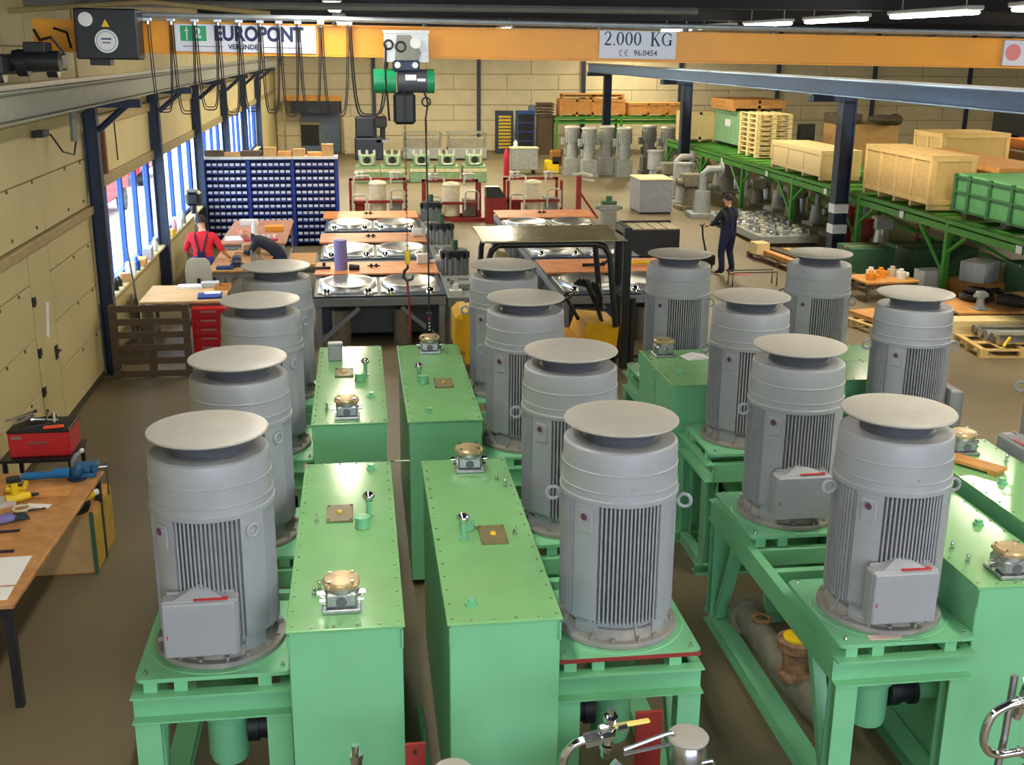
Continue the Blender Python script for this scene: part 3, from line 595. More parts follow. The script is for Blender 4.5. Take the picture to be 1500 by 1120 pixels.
def glyph_board(parent, x0, zb, h):
    """serif figures drawn from strokes: 2 . 0 0 0  K G"""
    g = B(); y = -.1
    def seg(p, q, w): 
        d = Vector((q[0] - p[0], q[1] - p[1])); n = Vector((-d.y, d.x)).normalized() * (w / 2)
        pts = [(p[0] + n.x, p[1] + n.y), (q[0] + n.x, q[1] + n.y), (q[0] - n.x, q[1] - n.y), (p[0] - n.x, p[1] - n.y)]
        if sum(pts[i][0] * pts[(i + 1) % 4][1] - pts[(i + 1) % 4][0] * pts[i][1] for i in range(4)) < 0: pts.reverse()
        g.add([(a, y, b) for a, b in pts] + [(a, y + .002, b) for a, b in pts], [(0, 1, 2, 3), (7, 6, 5, 4), (0, 4, 5, 1), (1, 5, 6, 2), (2, 6, 7, 3), (3, 7, 4, 0)])
    def ring(cx, a0, a1, rx, rz, thin, thick, n=22):
        prev = None
        for i in range(n + 1):
            t = a0 + (a1 - a0) * i / n; w = thin + (thick - thin) * abs(math.cos(t)) ** 1.5
            p = (cx + rx * math.cos(t), zb + h / 2 + rz * math.sin(t))
            if prev: seg(prev, p, (w + pw) / 2)
            prev = p; pw = w
    k = h
    ring2 = [(.02, .74), (.08, .9), (.24, .97), (.40, .9), (.46, .74), (.40, .55), (.22, .3), (.05, .06)]
    ws = [.08, .06, .07, .1, .13, .12, .08, .06]
    for i in range(len(ring2) - 1): seg((x0 + ring2[i][0] * k, zb + ring2[i][1] * k), (x0 + ring2[i + 1][0] * k, zb + ring2[i + 1][1] * k), ws[i] * k)
    seg((x0 + .02 * k, zb + .06 * k), (x0 + .5 * k, zb + .06 * k), .12 * k); seg((x0 + .48 * k, zb + .02 * k), (x0 + .52 * k, zb + .2 * k), .04 * k)
    seg((x0 + .68 * k, zb + .06 * k), (x0 + .80 * k, zb + .06 * k), .12 * k)
    for c in (1.2, 1.86, 2.52): ring(x0 + c * k, 0, 2 * PI, .22 * k, .45 * k, .05 * k, .14 * k)
    kx = x0 + 3.55 * k
    seg((kx + .12 * k, zb), (kx + .12 * k, zb + .98 * k), .15 * k)
    for zz in (.02, .96): seg((kx - .06 * k, zb + zz * k), (kx + .30 * k, zb + zz * k), .05 * k)
    seg((kx + .15 * k, zb + .42 * k), (kx + .55 * k, zb + .94 * k), .05 * k); seg((kx + .27 * k, zb + .58 * k), (kx + .62 * k, zb + .04 * k), .14 * k)
    seg((kx + .45 * k, zb + .96 * k), (kx + .68 * k, zb + .96 * k), .05 * k); seg((kx + .46 * k, zb + .02 * k), (kx + .76 * k, zb + .02 * k), .05 * k)
    gx = x0 + 4.78 * k
    ring(gx, .75, 2 * PI - .55, .34 * k, .45 * k, .05 * k, .14 * k)
    seg((gx + .30 * k, zb + .62 * k), (gx + .30 * k, zb + .92 * k), .04 * k); seg((gx + .27 * k, zb + .06 * k), (gx + .27 * k, zb + .42 * k), .13 * k); seg((gx + .10 * k, zb + .42 * k), (gx + .40 * k, zb + .42 * k), .05 * k)
    return g.obj('lettering', NAVY, parent, smooth=0)
glyph_board(s2, 2.765, .175, .15)
text_mesh('96.0454', .085, mat('grey_navy_print', (92, 96, 120), .6, var=0), s2, (3.24, -.101, .095), RX, .0015)
ce = B()
for cx in (2.965, 3.03):
    ce.tube([(cx + .024 * math.cos(t), -.1, .095 + .032 * math.sin(t)) for t in [PI / 2.6 + i * (2 * PI - 2 * PI / 2.6) / 10 for i in range(11)]], .0045, 6)
ce.box(3.008, 3.035, -.103, -.098, .092, .098)
ce.obj('ce_mark', MATS['grey_navy_print'], s2)
s3 = sign(7.55, 8.05, .03, .315); s3['label'] = 'white board with a pale red disc'
B().cyl((7.67, -.098, .18), (7.67, -.102, .18), .095, n=28).obj('red_disc', mat('pale_red_print', (230, 130, 130), .6, var=0), s3)
# festoon carriers and cable loops
tops = [-2.16, -1.92, -1.68, -1.44, -1.22, -1.0, -.80, -.60, -.36, -.06]
for i, x in enumerate(tops): B().box(x - .035, x + .035, -.2, -.12, .335, .362).cyl((x, -.16, .30), (x, -.16, .34), .022, n=8).obj('cable_carrier', STEEL, cr)
def loop(x0, x1, z0, z1, zl, y, r, n=16):
    pts = []
    for i in range(n + 1):
        t = i / n; u = 2 * t - 1; s_ = abs(u) ** 3.2
        pts.append((x0 + (x1 - x0) * (.5 + .5 * math.copysign(abs(u) ** .55, u)), y, zl + ((z0 if t < .5 else z1) - zl) * s_))
    return pts
for i in range(len(tops) - 1):
    dz = random.uniform(-.05, .04)
    B().tube(loop(tops[i], tops[i + 1], .32, .32, -.58 + dz, -.17, .01), .0065, 6).tube(loop(tops[i] + .02, tops[i + 1] - .02, .32, .32, -.55 + dz, -.145, .01), .0055, 6).obj('festoon_cable', BLACK, cr)
B().tube(loop(-.06, .33, .32, .2, -.62, -.2, .01), .010, 6).tube(loop(-.04, .36, .32, .2, -.60, -.17, .01), .008, 6).obj('festoon_cable', BLACK, cr)
# ---------------------------------------------------------------- chain hoist on the beam
ho = thing('chain_hoist', 'green and black chain hoist under the orange beam with a yellow hook block', 'hoist', (.55, 12.80, 4.55))
B().box(-.24, .24, -.04, -.02, .22, .52).box(-.25, .25, -.06, .0, .52, .55).obj('mounting_plate', mat('pale_plate', (206, 206, 204), .4, .2), ho, smooth=0)
B().prism([(-.13, .0), (.12, .0), (.16, .12), (.05, .3), (-.1, .3)], 0, .01).obj('side_plate', GRAIL, ho)
ho.children[-1].rotation_euler = (PI / 2, 0, 0); ho.children[-1].location = (0, -.05, .2)
B().torus((-.19, -.06, .40), .045, .012, (0, 1, 0)).torus((-.06, -.06, .38), .05, .012, (0, 1, 0)).tube([(-.22, -.06, .4), (-.23, -.06, .1), (-.2, -.06, -.4)], .012, 6).obj('cable_loop', BLACK, ho)
B().cyl((.1, -.05, .42), (.1, -.12, .42), .06, n=18).obj('limit_switch', WHITE, ho)
tb = B().box(-.15, .14, -.12, .1, .12, .24, .02).obj('trolley_block', DBLUE, ho)
for x in (-.10, .09): B().cyl((x, -.12, .19), (x, -.135, .19), .033, n=18).obj('trolley_wheel', WHITE, tb)
B().cyl((-.10, 0, .02), (.24, 0, .02), .125, n=24).obj('gearbox', mat('gearbox_grey', (74, 76, 84), .45), ho)
for i, (a, b_) in enumerate(((-.36, -.24), (-.22, -.12), (.22, .30))): B().cyl((a, 0, .02), (b_, 0, .02), .13, n=24).obj('green_housing', mat('hoist_green', (24, 142, 92), .35), ho, label='green hoist end cover')
B().box(-.02, .1, -.135, -.12, .03, .09).box(.11, .2, -.135, -.12, .02, .05).obj('rating_label', PAPER, ho, smooth=0)
B().box(-.15, .09, -.09, .09, -.44, -.1, .03).obj('chain_bag', BLACK, ho)
ch = B()
for i in range(57): 
    z = -.1 - i * .031
    ch.torus((-.03, -.10, z), .012, .004, (1, 0, 0) if i % 2 else (0, 1, 0), 8, 4)
ch.obj('load_chain', mat('chain_steel', (60, 58, 54), .5, .6), ho)['kind'] = 'stuff'
B().box(-.06, .0, -.14, -.06, -1.99, -1.83, .02).obj('hook_block', YEL, ho)
B().tube([(-.03, -.1, -1.98), (-.03, -.1, -2.03), (-.07, -.1, -2.07), (-.08, -.1, -2.13), (-.04, -.1, -2.18), (.02, -.1, -2.16), (.03, -.1, -2.11)], [.012, .016, .018, .02, .02, .016, .008], 8).obj('hook', BLACKP, ho)
tag(B().tube([(.51, 12.7, 2.39), (.53, 12.7, 2.1), (.53, 12.7, 1.72)], .014, 6).obj('lifting_sling', mat('red_webbing', (130, 40, 50), .8)), 'dark red sling hanging from the yellow crane hook', 'sling')
pc = thing('pendant_controller', 'black push button pendant hanging on a long cable from the hoist', 'controller', (.76, 12.78, 1.72))
B().box(-.035, .035, -.03, .03, 0, .26, .012).obj('handset', BLACK, pc)
B().tube([(0, 0, .26), (.0, 0, 1.6), (-.01, 0, 2.45), (.02, 0, 2.62), (-.03, 0, 2.75), (-.05, 0, 2.95)], .010, 6).torus((-.0, 0, 2.63), .045, .009, (0, 1, 0)).obj('pendant_cable', BLACK, pc)
B().cyl((0, -.03, .19), (0, -.04, .19), .014, n=10).obj('red_button', RED, pc)
for z in (.14, .1, .06): B().cyl((0, -.03, z), (0, -.038, z), .01, n=10).obj('button', WHITE, pc)
# blue bins and post on the upper left rail ledge
tag(B().box(-3.98, -3.75, 13.35, 14.15, 4.13, 4.30, .02).obj('switch_box', DBLUE), 'lower dark blue box fixed beside the left crane rail', 'box')
tag(B().box(-3.98, -3.78, 13.4, 14.2, 4.33, 4.47, .02).obj('switch_box', mat('box_blue', (48, 66, 110), .5)), 'upper blue box fixed beside the left crane rail', 'box')
tag(B().tube([(-3.72, 15.9, 4.16), (-3.72, 15.85, 3.7)], .045, 8).box(-3.95, -3.67, 15.8, 16.0, 4.1, 4.17).obj('drop_pipe', GRAIL), 'short grey pipe hanging below the left crane rail', 'pipe')
tag(B().tube([(-3.7, 15.85, 3.7), (-3.68, 15.6, 3.55), (-3.72, 15.2, 3.62), (-3.8, 15.0, 3.85)], .012, 6).box(-3.98, -3.85, 14.85, 15.15, 3.82, 3.9).obj('drop_cable', BLACK), 'black cable loop on the left wall below the grey pipe', 'cable')
# roof pipes above the crane
tag(B().tube([(-4, 15.2, 5.42), (4.5, 15.2, 5.42)], .05, 8).obj('roof_pipe', mat('galvanised_dull', (150, 152, 150), .4, .5)), 'long grey pipe under the roof above the crane beam', 'pipe')
tag(B().tube([(-4, 14.5, 5.3), (-2.4, 14.5, 5.42), (-1, 14.5, 5.3)], .03, 8).obj('cable_tray', BEIGE_T), 'beige cable tray under the roof at upper left', 'tray')
# ================================================================ helpers for common goods
def slat_pallet(parent, w, d, h=.14, m_=WOOD, deck=5, bottom=True):
    for i in range(deck):
        x = -w / 2 + (w - .1) * i / (deck - 1)
        B().box(x, x + .1, -d / 2, d / 2, h - .022, h).obj('deck_board', m_, parent, smooth=0)
    for y in (-d / 2, -.05, d / 2 - .1):
        B().box(-w / 2, w / 2, y, y + .1, h - .044, h - .022).obj('stringer_board', m_, parent, smooth=0)
        for x in (-w / 2, -.07, w / 2 - .14): B().box(x, x + .14, y, y + .1, .022, h - .044).obj('pallet_block', m_, parent, smooth=0)
        if bottom: B().box(-w / 2, w / 2, y, y + .1, 0, .022).obj('bottom_board', m_, parent, smooth=0)
def pallet(label, loc, rz=0, w=1.2, d=.8, m_=WOOD, h=.14, group=None):
    t = thing('pallet', label, 'pallet', loc, rz, group); slat_pallet(t, w, d, h, m_); return t
BAT = mat('crate_batten', (232, 194, 124), .65, var=.1, scale=5)
def crate(label, loc, rz, w, d, h, m_=WOOD, battens=3, feet=.09, name='wooden_crate', top=True):
    t = thing(name, label, 'crate', loc, rz); bt_ = BAT if m_ is WOOD else m_
    B().box(-w / 2, w / 2, -d / 2, d / 2, feet, h).obj('crate_panels', m_, t, smooth=0)
    for i in range(battens):
        x = -w / 2 + (w - .1) * i / max(1, battens - 1)
        for y in (-d / 2 - .02, d / 2): B().box(x, x + .1, y, y + .02, feet, h).obj('batten', bt_, t, smooth=0)
        B().box(x, x + .1, -d / 2, d / 2, 0, feet).obj('foot', m_, t, smooth=0)
    for y in (-d / 2 - .02, d / 2):
        for z in (feet, h - .1): B().box(-w / 2 + .1, w / 2 - .1, y, y + .018, z, z + .1).obj('rail_board', bt_, t, smooth=0)
    for x in (-w / 2 - .02, w / 2):
        for z in (feet, h - .1): B().box(x, x + .02, -d / 2, d / 2, z, z + .1).obj('rail_board', bt_, t, smooth=0)
        for y in (-d / 2, d / 2 - .1): B().box(x, x + .02, y, y + .1, feet + .1, h - .1).obj('batten', bt_, t, smooth=0)
    if top: B().box(-w / 2 - .02, w / 2 + .02, -d / 2 - .02, d / 2 + .02, h, h + .02).obj('lid', m_, t, smooth=0)
    return t
def carton(label, loc, rz, w, d, h, m_=CARD, name='cardboard_box', group=None):
    t = thing(name, label, 'box', loc, rz, group)
    B().box(-w / 2, w / 2, -d / 2, d / 2, 0, h, .006).obj('carton_body', m_, t)
    B().box(-w / 2 - .001, w / 2 + .001, -.025, .025, h - .05, h + .0015).obj('tape', mat('parcel_tape', (206, 180, 130), .4), t, smooth=0)
    return t
def table(name, label, loc, rz, w, d, h, topm, legm=BLACKP, th=.045, cat='workbench', stretch=True):
    t = thing(name, label, cat, loc, rz)
    B().box(-w / 2, w / 2, -d / 2, d / 2, h - th, h, .008).obj('bench_top', topm, t)
    for x in (-w / 2 + .06, w / 2 - .06):
        for y in (-d / 2 + .06, d / 2 - .06): B().box(x - .03, x + .03, y - .03, y + .03, 0, h - th).obj('leg', legm, t, smooth=0)
    for y in (-d / 2 + .06, d / 2 - .06): B().box(-w / 2 + .09, w / 2 - .09, y - .02, y + .02, h - th - .09, h - th).obj('rail', legm, t, smooth=0)
    for x in (-w / 2 + .06, w / 2 - .06):
        if stretch: B().box(x - .02, x + .02, -d / 2 + .09, d / 2 - .09, .18, .24).obj('stretcher', legm, t, smooth=0)
    return t
def simple(name, label, cat, b, m_, group=None, smooth=35): return tag(b.obj(name, m_, smooth=smooth), label, cat, group)
def sheet(label, x, y, z, w, d, rz, m_=PAPER, name='paper_sheet', th=.004): return tag(B().at((x, y, z), rz=rz).box(-w / 2, w / 2, -d / 2, d / 2, 0, th).obj(name, m_, smooth=0), label, 'paper')
# ================================================================ workbench at the left edge
wb1 = table('workbench', 'brown topped workbench at the left edge covered with tools', (-3.33, 9.46, 0), -.03, 1.42, 2.8, .9, BENCHTOP, stretch=False)
wc = thing('tool_chest', 'tall yellow wooden tool chest standing behind the left workbench', 'chest', (-2.95, 10.83, 0))
B().box(-.30, .32, -.42, .40, .0, .62, .008).obj('chest_body', WOODO, wc); B().box(.322, .332, -.4, .38, .02, .6).obj('side_panel', mat('yellow_ply', (214, 172, 70), .6), wc, smooth=0)
B().box(.30, .335, -.44, -.41, 0, .64).obj('corner_strip', DGREEN, wc, smooth=0); B().box(-.30, .32, -.425, -.421, .02, .6).obj('front_panel', mat('pale_ply', (186, 150, 100), .7), wc, smooth=0)
tbx = thing('toolbox', 'red steel toolbox heaped with tools against the left wall', 'toolbox', (-3.42, 11.55, 0))
# a stand carries the toolbox
st = thing('steel_stand', 'low dark stand under the red toolbox', 'stand', (-3.32, 11.55, 0))
B().box(-.36, .36, -.3, .3, .86, .89).obj('stand_top', BLACKP, st, smooth=0)
for x in (-.32, .32):
    for y in (-.26, .26): B().box(x - .02, x + .02, y - .02, y + .02, 0, .86).obj('leg', BLACKP, st, smooth=0)
tbx.location = (-3.30, 11.55, .89)
B().box(-.30, .30, -.22, .22, 0, .27, .015).obj('case', RED, tbx); B().box(-.305, .305, -.225, .225, .255, .29, .01).obj('rim', BLACK, tbx)
B().box(-.1, .08, -.235, -.22, .15, .17).obj('badge', STEEL, tbx, smooth=0); B().box(-.26, -.16, -.23, -.22, .2, .23).obj('latch', STEEL, tbx, smooth=0)
for i in range(9):
    x = random.uniform(-.22, .22); y = random.uniform(-.15, .15); a = random.uniform(0, PI)
    simple(['spanner', 'pliers', 'screwdriver'][i % 3], '%s on the tool heap in the red toolbox' % ['chrome spanner', 'black gripped pliers', 'dark screwdriver', 'bright ring spanner', 'long pliers', 'short screwdriver', 'worn spanner', 'grey pliers', 'thin screwdriver'][i], 'tool',
           B().at((-3.30 + x, 11.55 + y, 1.19 + i * .012), rz=a).tube([(-.13, 0, 0), (.1, 0, .01), (.14, .01, .01)], [.012, .014, .02], 6), [STEEL, BLACK, CAST][i % 3], 'tools in the red toolbox')
simple('red_rag', 'orange red rag on the rim of the red toolbox', 'rag', B().at((-3.15, 11.36, 1.185), rz=.2).box(-.1, .1, -.03, .03, 0, .03, .012), mat('orange_red', (226, 80, 40), .7))
# things on the workbench
gr = thing('angle_grinder', 'blue angle grinder lying at the far end of the left workbench', 'power tool', (-2.86, 10.62, .905), .1)
B().tube([(-.42, 0, .06), (-.36, 0, .06), (-.15, 0, .06), (-.12, 0, .07), (.02, 0, .07)], [.03, .038, .036, .05, .05], 12).obj('grinder_body', mat('tool_blue', (28, 110, 170), .4), gr)
B().ball((.08, 0, .07), .065, 14, 8).cyl((.08, 0, .0), (.08, 0, .08), .035, n=12).obj('gear_head', mat('tool_blue_dark', (22, 74, 120), .4), gr)
B().cyl((.08, 0, -.0), (.08, 0, .012), .09, n=20).obj('guard', DBLUE, gr); B().tube([(.12, .02, .08), (.22, .05, .09)], .016, 8).obj('side_handle', BLACK, gr)
vs = thing('bench_vise', 'blue bench vise base with a steel bar at the bench corner', 'vise', (-2.72, 10.72, .9), .15)
B().box(-.14, .1, -.09, .09, .0, .05, .01).box(-.1, .06, -.07, .07, .05, .13, .015).box(.06, .12, -.07, .07, .05, .13, .01).obj('vise_body', mat('vise_blue', (40, 96, 140), .45), vs)
B().cyl((.12, 0, .08), (.2, 0, .08), .016, n=10).tube([(.19, 0, -.22), (.19, 0, .12)], .008, 8).ball((.19, 0, .13), .014, 8, 6).obj('tommy_bar', STEEL, vs)
pb_ = thing('spray_gun', 'grey and white nozzle tool standing beside the grinder', 'tool', (-2.86, 10.86, .9)); B().tube([(0, 0, 0), (0, 0, .1), (.03, .0, .16), (.08, 0, .2)], [.03, .03, .025, .015], 10).obj('tool_body', GREY, pb_); B().ball((.09, 0, .21), .025, 8, 6).obj('nozzle', WHITE, pb_)
bd = thing('battery_drill', 'yellow and black cordless drill lying on its side on the workbench', 'power tool', (-3.16, 10.1, .9), .4)
B().tube([(-.12, 0, .05), (.0, 0, .05), (.09, 0, .05)], [.04, .045, .03], 10).box(-.07, -.01, -.03, .03, .05, .2, .012).obj('drill_body', YEL, bd); B().cyl((.09, 0, .05), (.16, 0, .05), .022, .012, n=10).obj('chuck', BLACK, bd); B().box(-.1, .02, -.04, .04, .2, .25, .01).obj('battery', BLACK, bd)
bd2 = thing('battery_drill', 'yellow drill hanging over the bench edge above the wooden chest', 'power tool', (-2.70, 10.35, .78), .9)
B().at(rx=.5).tube([(-.16, 0, .05), (.0, 0, .05), (.12, 0, .05)], [.05, .055, .04], 10).obj('drill_body', YEL, bd2); B().at(rx=.5).box(-.14, .08, -.07, .05, -.12, .02, .02).obj('dark_grip', BLACK, bd2); B().at(rx=.5).cyl((.12, 0, .05), (.18, 0, .05), .03, n=10).obj('white_end', WHITE, bd2)
bx2 = thing('label_maker', 'yellow boxy tester with black keys on the workbench', 'tester', (-3.28, 10.42, .9), .1); B().box(-.09, .09, -.1, .1, 0, .05, .012).obj('case', YEL, bx2); B().box(-.06, .06, -.06, .0, .05, .054).obj('keypad', BLACK, bx2, smooth=0); B().box(-.06, .06, .02, .07, .05, .053).obj('display', CAST, bx2, smooth=0)
sheet('pair of white drawing sheets on the near end of the workbench', -3.05, 8.62, .9, .62, .52, .03)
sheet('white drawing sheet at the front edge of the workbench', -2.98, 8.22, .9, .5, .22, .02)
sheet('crumpled white cloth in the middle of the workbench', -3.32, 10.05, .9, .22, .2, .5, mat('grey_cloth', (200, 196, 190), .9), 'cloth', .04)
sheet('small white note beside the pliers on the workbench', -2.98, 9.98, .9, .22, .09, -.2)
simple('marker_pen', 'black marker lying on the workbench above the drawing sheets', 'pen', B().at((-3.05, 8.98, .912), rz=.05).cyl((-.16, 0, 0), (.14, 0, 0), .012, n=8), BLACK)
simple('marker_pen', 'second black marker farther up the workbench', 'pen', B().at((-3.1, 9.4, .912), rz=.12).cyl((-.14, 0, 0), (.12, 0, 0), .012, n=8), BLACK)
gl = thing('work_glove', 'lilac and dark work glove lying on the workbench', 'glove', (-3.16, 9.62, .9), .5); B().ball((0, 0, .035), .075, 12, 8, 1.3, .9, .45).obj('palm', mat('lilac', (120, 116, 180), .8), gl)
for k in range(4): B().tube([(.07, -.05 + k * .032, .035), (.15, -.06 + k * .038, .03), (.19, -.065 + k * .04, .02)], [.017, .016, .01], 8).obj('finger', mat('glove_dark', (40, 56, 60), .8), gl)
B().tube([(-.02, .06, .03), (.03, .12, .03), (.07, .14, .02)], [.018, .017, .011], 8).obj('thumb', MATS['lilac'], gl)
simple('coiled_wire', 'pale ring of wire on the workbench', 'wire', B().torus((-3.1, 9.9, .915), .07, .012), mat('pale_wire', (214, 206, 180), .6))
pls = thing('pliers', 'chrome locking pliers on the workbench', 'pliers', (-2.93, 9.86, .905), .3); B().tube([(-.1, .012, .01), (0, .0, .01), (.05, .012, .01)], .01, 6).obj('jaw', CHROME, pls); B().tube([(-.1, -.02, .01), (0, .0, .01), (.05, -.012, .01)], .01, 6).obj('jaw', CHROME, pls)
simple('tape_roll', 'yellow tape roll at the left edge of the workbench', 'tape', B().at((-3.55, 10.3, .93)).torus((0, 0, 0), .06, .03), YEL); simple('dark_pouch', 'dark purple pouch on the workbench near the wall', 'pouch', B().at((-3.48, 9.95, .9), rz=.3).box(-.12, .12, -.08, .08, 0, .08, .03), mat('dark_purple', (56, 44, 74), .8))
simple('wood_block', 'flat wooden block on the workbench below the grinder', 'block', B().at((-2.92, 10.28, .9), rz=.05).box(-.17, .17, -.1, .1, 0, .03, .004), WOODO)
# ================================================================ bench corner by the windows
pt = thing('pallet', 'dark weathered pallet standing upright before the window bench', 'pallet', (-3.24, 17.40, 0))
for i in range(6): B().box(-.59, .59, -.085, -.063, .02 + i * .205, .12 + i * .205).obj('deck_board', WOODD, pt, smooth=0)
for x in (-.59, -.05, .49):
    B().box(x, x + .1, -.063, -.04, 0, 1.14).obj('stringer_board', WOODD, pt, smooth=0)
    for z in (0, .5, 1.0): B().box(x, x + .1, -.04, .04, z, z + .14).obj('pallet_block', WOODD, pt, smooth=0)
    B().box(x, x + .1, .04, .062, 0, 1.14).obj('bottom_board', WOODD, pt, smooth=0)
w2 = table('workbench', 'light wood workbench behind the upright pallet', (-2.95, 19.3, 0), 0, 1.35, 1.35, .92, mat('light_bench', (216, 172, 118), .6), CAST)
rc = thing('drawer_cabinet', 'red steel drawer cabinet under the light wood bench', 'cabinet', (-2.50, 18.45, 0))
B().box(-.27, .27, -.05, .5, .05, .84, .01).obj('cabinet_body', mat('cabinet_red', (188, 26, 28), .35), rc)
for i in range(5): 
    d_ = B().box(-.24, .24, -.07, -.05, .09 + i * .15, .225 + i * .15, .006).obj('drawer', MATS['cabinet_red'], rc); B().box(-.12, .12, -.085, -.07, .18 + i * .15, .2 + i * .15).obj('handle', STEEL, d_, smooth=0)
for x in (-.2, .2):
    for y in (.0, .4): B().cyl((x - .02, y, .03), (x + .02, y, .03), .03, n=10).obj('castor', BLACK, rc)
simple('blue_folder', 'blue folder on the right of the light wood bench', 'folder', B().at((-2.52, 18.95, .92), rz=.1).box(-.2, .2, -.2, .2, 0, .035, .006), mat('folder_blue', (30, 62, 150), .5))
sheet('white sheet on top of the blue folder', -2.5, 19.1, .956, .26, .2, .1); sheet('white paper stack on the light wood bench', -2.95, 19.75, .92, .42, .24, .0, PAPER, 'paper_stack', .04); sheet('grey paper stack on the light wood bench', -2.62, 19.8, .92, .3, .22, .1, mat('grey_paper', (190, 190, 188), .8), 'paper_stack', .08)
simple('wood_tray', 'small wooden tray at the right end of the light wood bench', 'tray', B().at((-2.38, 19.6, .92)).box(-.13, .13, -.14, .14, 0, .012).box(-.13, -.118, -.14, .14, .012, .07).box(.118, .13, -.14, .14, .012, .07).box(-.118, .118, -.14, -.128, .012, .07).box(-.118, .118, .128, .14, .012, .07), WOODO, smooth=0)
# office chair
oc = thing('office_chair', 'beige backed swivel chair behind the light wood bench', 'chair', (-2.93, 20.9, 0))
SEATM = mat('beige_fabric', (176, 164, 138), .9, var=.06)
bb = B(); poly = [(-.2, .72), (.2, .72), (.23, .8), (.235, 1.05), (.2, 1.2), (.13, 1.26), (-.13, 1.26), (-.2, 1.2), (-.235, 1.05), (-.23, .8)]
bb.add([(x, -.22, z) for x, z in poly] + [(x, -.16, z) for x, z in poly], [tuple(range(10)), tuple(reversed(range(10, 20)))] + [(i, 10 + i, 10 + (i + 1) % 10, (i + 1) % 10) for i in range(10)])
bb.obj('backrest', SEATM, oc); B().box(-.24, .24, -.2, .27, .47, .55, .04).obj('seat', SEATM, oc)
B().box(-.03, .03, -.25, -.22, .5, .9).box(-.03, .03, -.25, 0, .44, .47).obj('back_bar', BLACK, oc, smooth=0); B().cyl((0, 0, .1), (0, 0, .47), .03, n=12).obj('gas_lift', BLACKP, oc)
for k in range(5):
    a = k * 2 * PI / 5; l_ = B().at(rz=a).box(0, .3, -.025, .025, .06, .1, .01).obj('foot', BLACKP, oc); B().at(rz=a).cyl((.28, -.02, .03), (.28, .02, .03), .03, n=10).obj('castor', BLACK, l_)
# second bench with a vise and clutter
w3 = table('workbench', 'brown workbench where two workers stand', (-2.3, 22.4, 0), 0, 1.1, 2.2, .92, BENCHTOP, CAST)
v2 = thing('bench_vise', 'dark blue vise on the bench by the leaning worker', 'vise', (-2.35, 21.7, .92)); B().box(-.12, .12, -.1, .1, 0, .06, .01).box(-.08, .08, -.13, .13, .06, .2, .02).obj('vise_body', DBLUE, v2); B().cyl((0, -.2, .13), (0, -.1, .13), .025, n=10).tube([(-.12, -.19, .13), (.12, -.19, .13)], .012, 6).obj('vise_screw', STEEL, v2)
for i in range(5): simple('steel_rod', ['tallest', 'second', 'third', 'fourth', 'shortest'][i] + ' grey rod standing in the cluster on the workers bench', 'rod', B().cyl((-2.05 + i * .05, 21.5 + (i % 2) * .06, .92), (-2.05 + i * .05, 21.5 + (i % 2) * .06, 1.26 - i * .04), .018, n=8), STEEL, 'rods on the bench')
sheet('blue tray on the workers bench behind the chair', -2.55, 21.45, .92, .3, .2, 0, mat('tray_blue', (24, 62, 110), .5), 'parts_tray', .05)
carton('brown carton on the workers bench', (-2.2, 23.1, .92), .2, .34, .26, .2)
# table before the bin rack
w4 = table('assembly_table', 'long table with a reddish top before the blue bin rack', (-2.3, 26.2, 0), 0, 1.4, 3.4, .9, mat('reddish_top', (184, 128, 100), .55), GMACH, cat='table')
simple('white_bottle', 'white squeeze bottle standing on the reddish table', 'bottle', B().lathe([(.05, 0), (.06, .01), (.06, .2), (.03, .25), (.02, .3), (.008, .36)], (-2.35, 25.6, .9), 14), WHITE)
carton('orange box on the reddish table', (-1.95, 26.2, .9), .1, .42, .3, .12, mat('orange_card', (232, 150, 40), .6), 'orange_box')
tr_ = thing('parts_tray', 'pink red tray with white tubes on the front of the reddish table', 'tray', (-2.15, 24.85, .9)); B().box(-.36, .36, -.1, .1, 0, .05, .01).obj('tray_body', mat('pink_red', (206, 60, 84), .5), tr_)
for k in range(6): B().cyl((-.3 + k * .12, 0, .05), (-.3 + k * .12, 0, .13), .035, n=10).obj('tube', WHITE, tr_)
sheet('large white sheet on the left of the reddish table', -2.7, 25.2, .9, .5, .6, .1); carton('white carton at the back of the reddish table', (-2.6, 27.2, .9), 0, .4, .3, .12, WHITE, 'white_box'); sheet('red sheet on the reddish table', -2.6, 26.2, .9, .4, .4, .3, mat('pale_red', (222, 120, 110), .7))
simple('wood_sheet', 'orange plywood sheet lying low beside the bin rack', 'board', B().box(-1.5, -.95, 23.2, 24.6, .60, .66), WOODO, smooth=0); lt = table('low_table', 'low grey table under the plywood sheet', (-1.2, 24.0, 0), 0, .7, 1.5, .6, GMACH, GMACH, cat='table')
# ---------------------------------------------------------------- small parts rack with blue bins
rk = thing('bin_rack', 'blue steel rack full of small parts bins by the windows', 'rack', (-2.22, 29.4, 0))
RB = mat('rack_blue', (24, 52, 140), .45)
for i in range(4): B().box(-1.68 + i * 1.1, -1.60 + i * 1.1, 0, .5, 0, 2.26).obj('upright', RB, rk, smooth=0)
B().box(-1.68, 1.70, -.02, .52, 2.22, 2.28).obj('top_shelf', mat('shelf_white', (222, 222, 214), .5), rk, smooth=0); B().box(-1.68, 1.70, .48, .5, 0, 2.22).obj('back_panel', DBLUE, rk, smooth=0)
NR = 12; RP = .175
ORD12 = ORD + ['eleventh', 'twelfth']
for r in range(NR + 1): B().box(-1.6, 1.62, 0, .48, .10 + r * RP, .115 + r * RP).obj('shelf', RB, rk, smooth=0)
b = B(); b.box(-.066, .066, .0, .3, 0, .008); b.box(-.066, -.060, 0, .3, .008, .125); b.box(.060, .066, 0, .3, .008, .125); b.box(-.06, .06, .294, .3, .008, .125); b.box(-.06, .06, 0, .006, .008, .085)
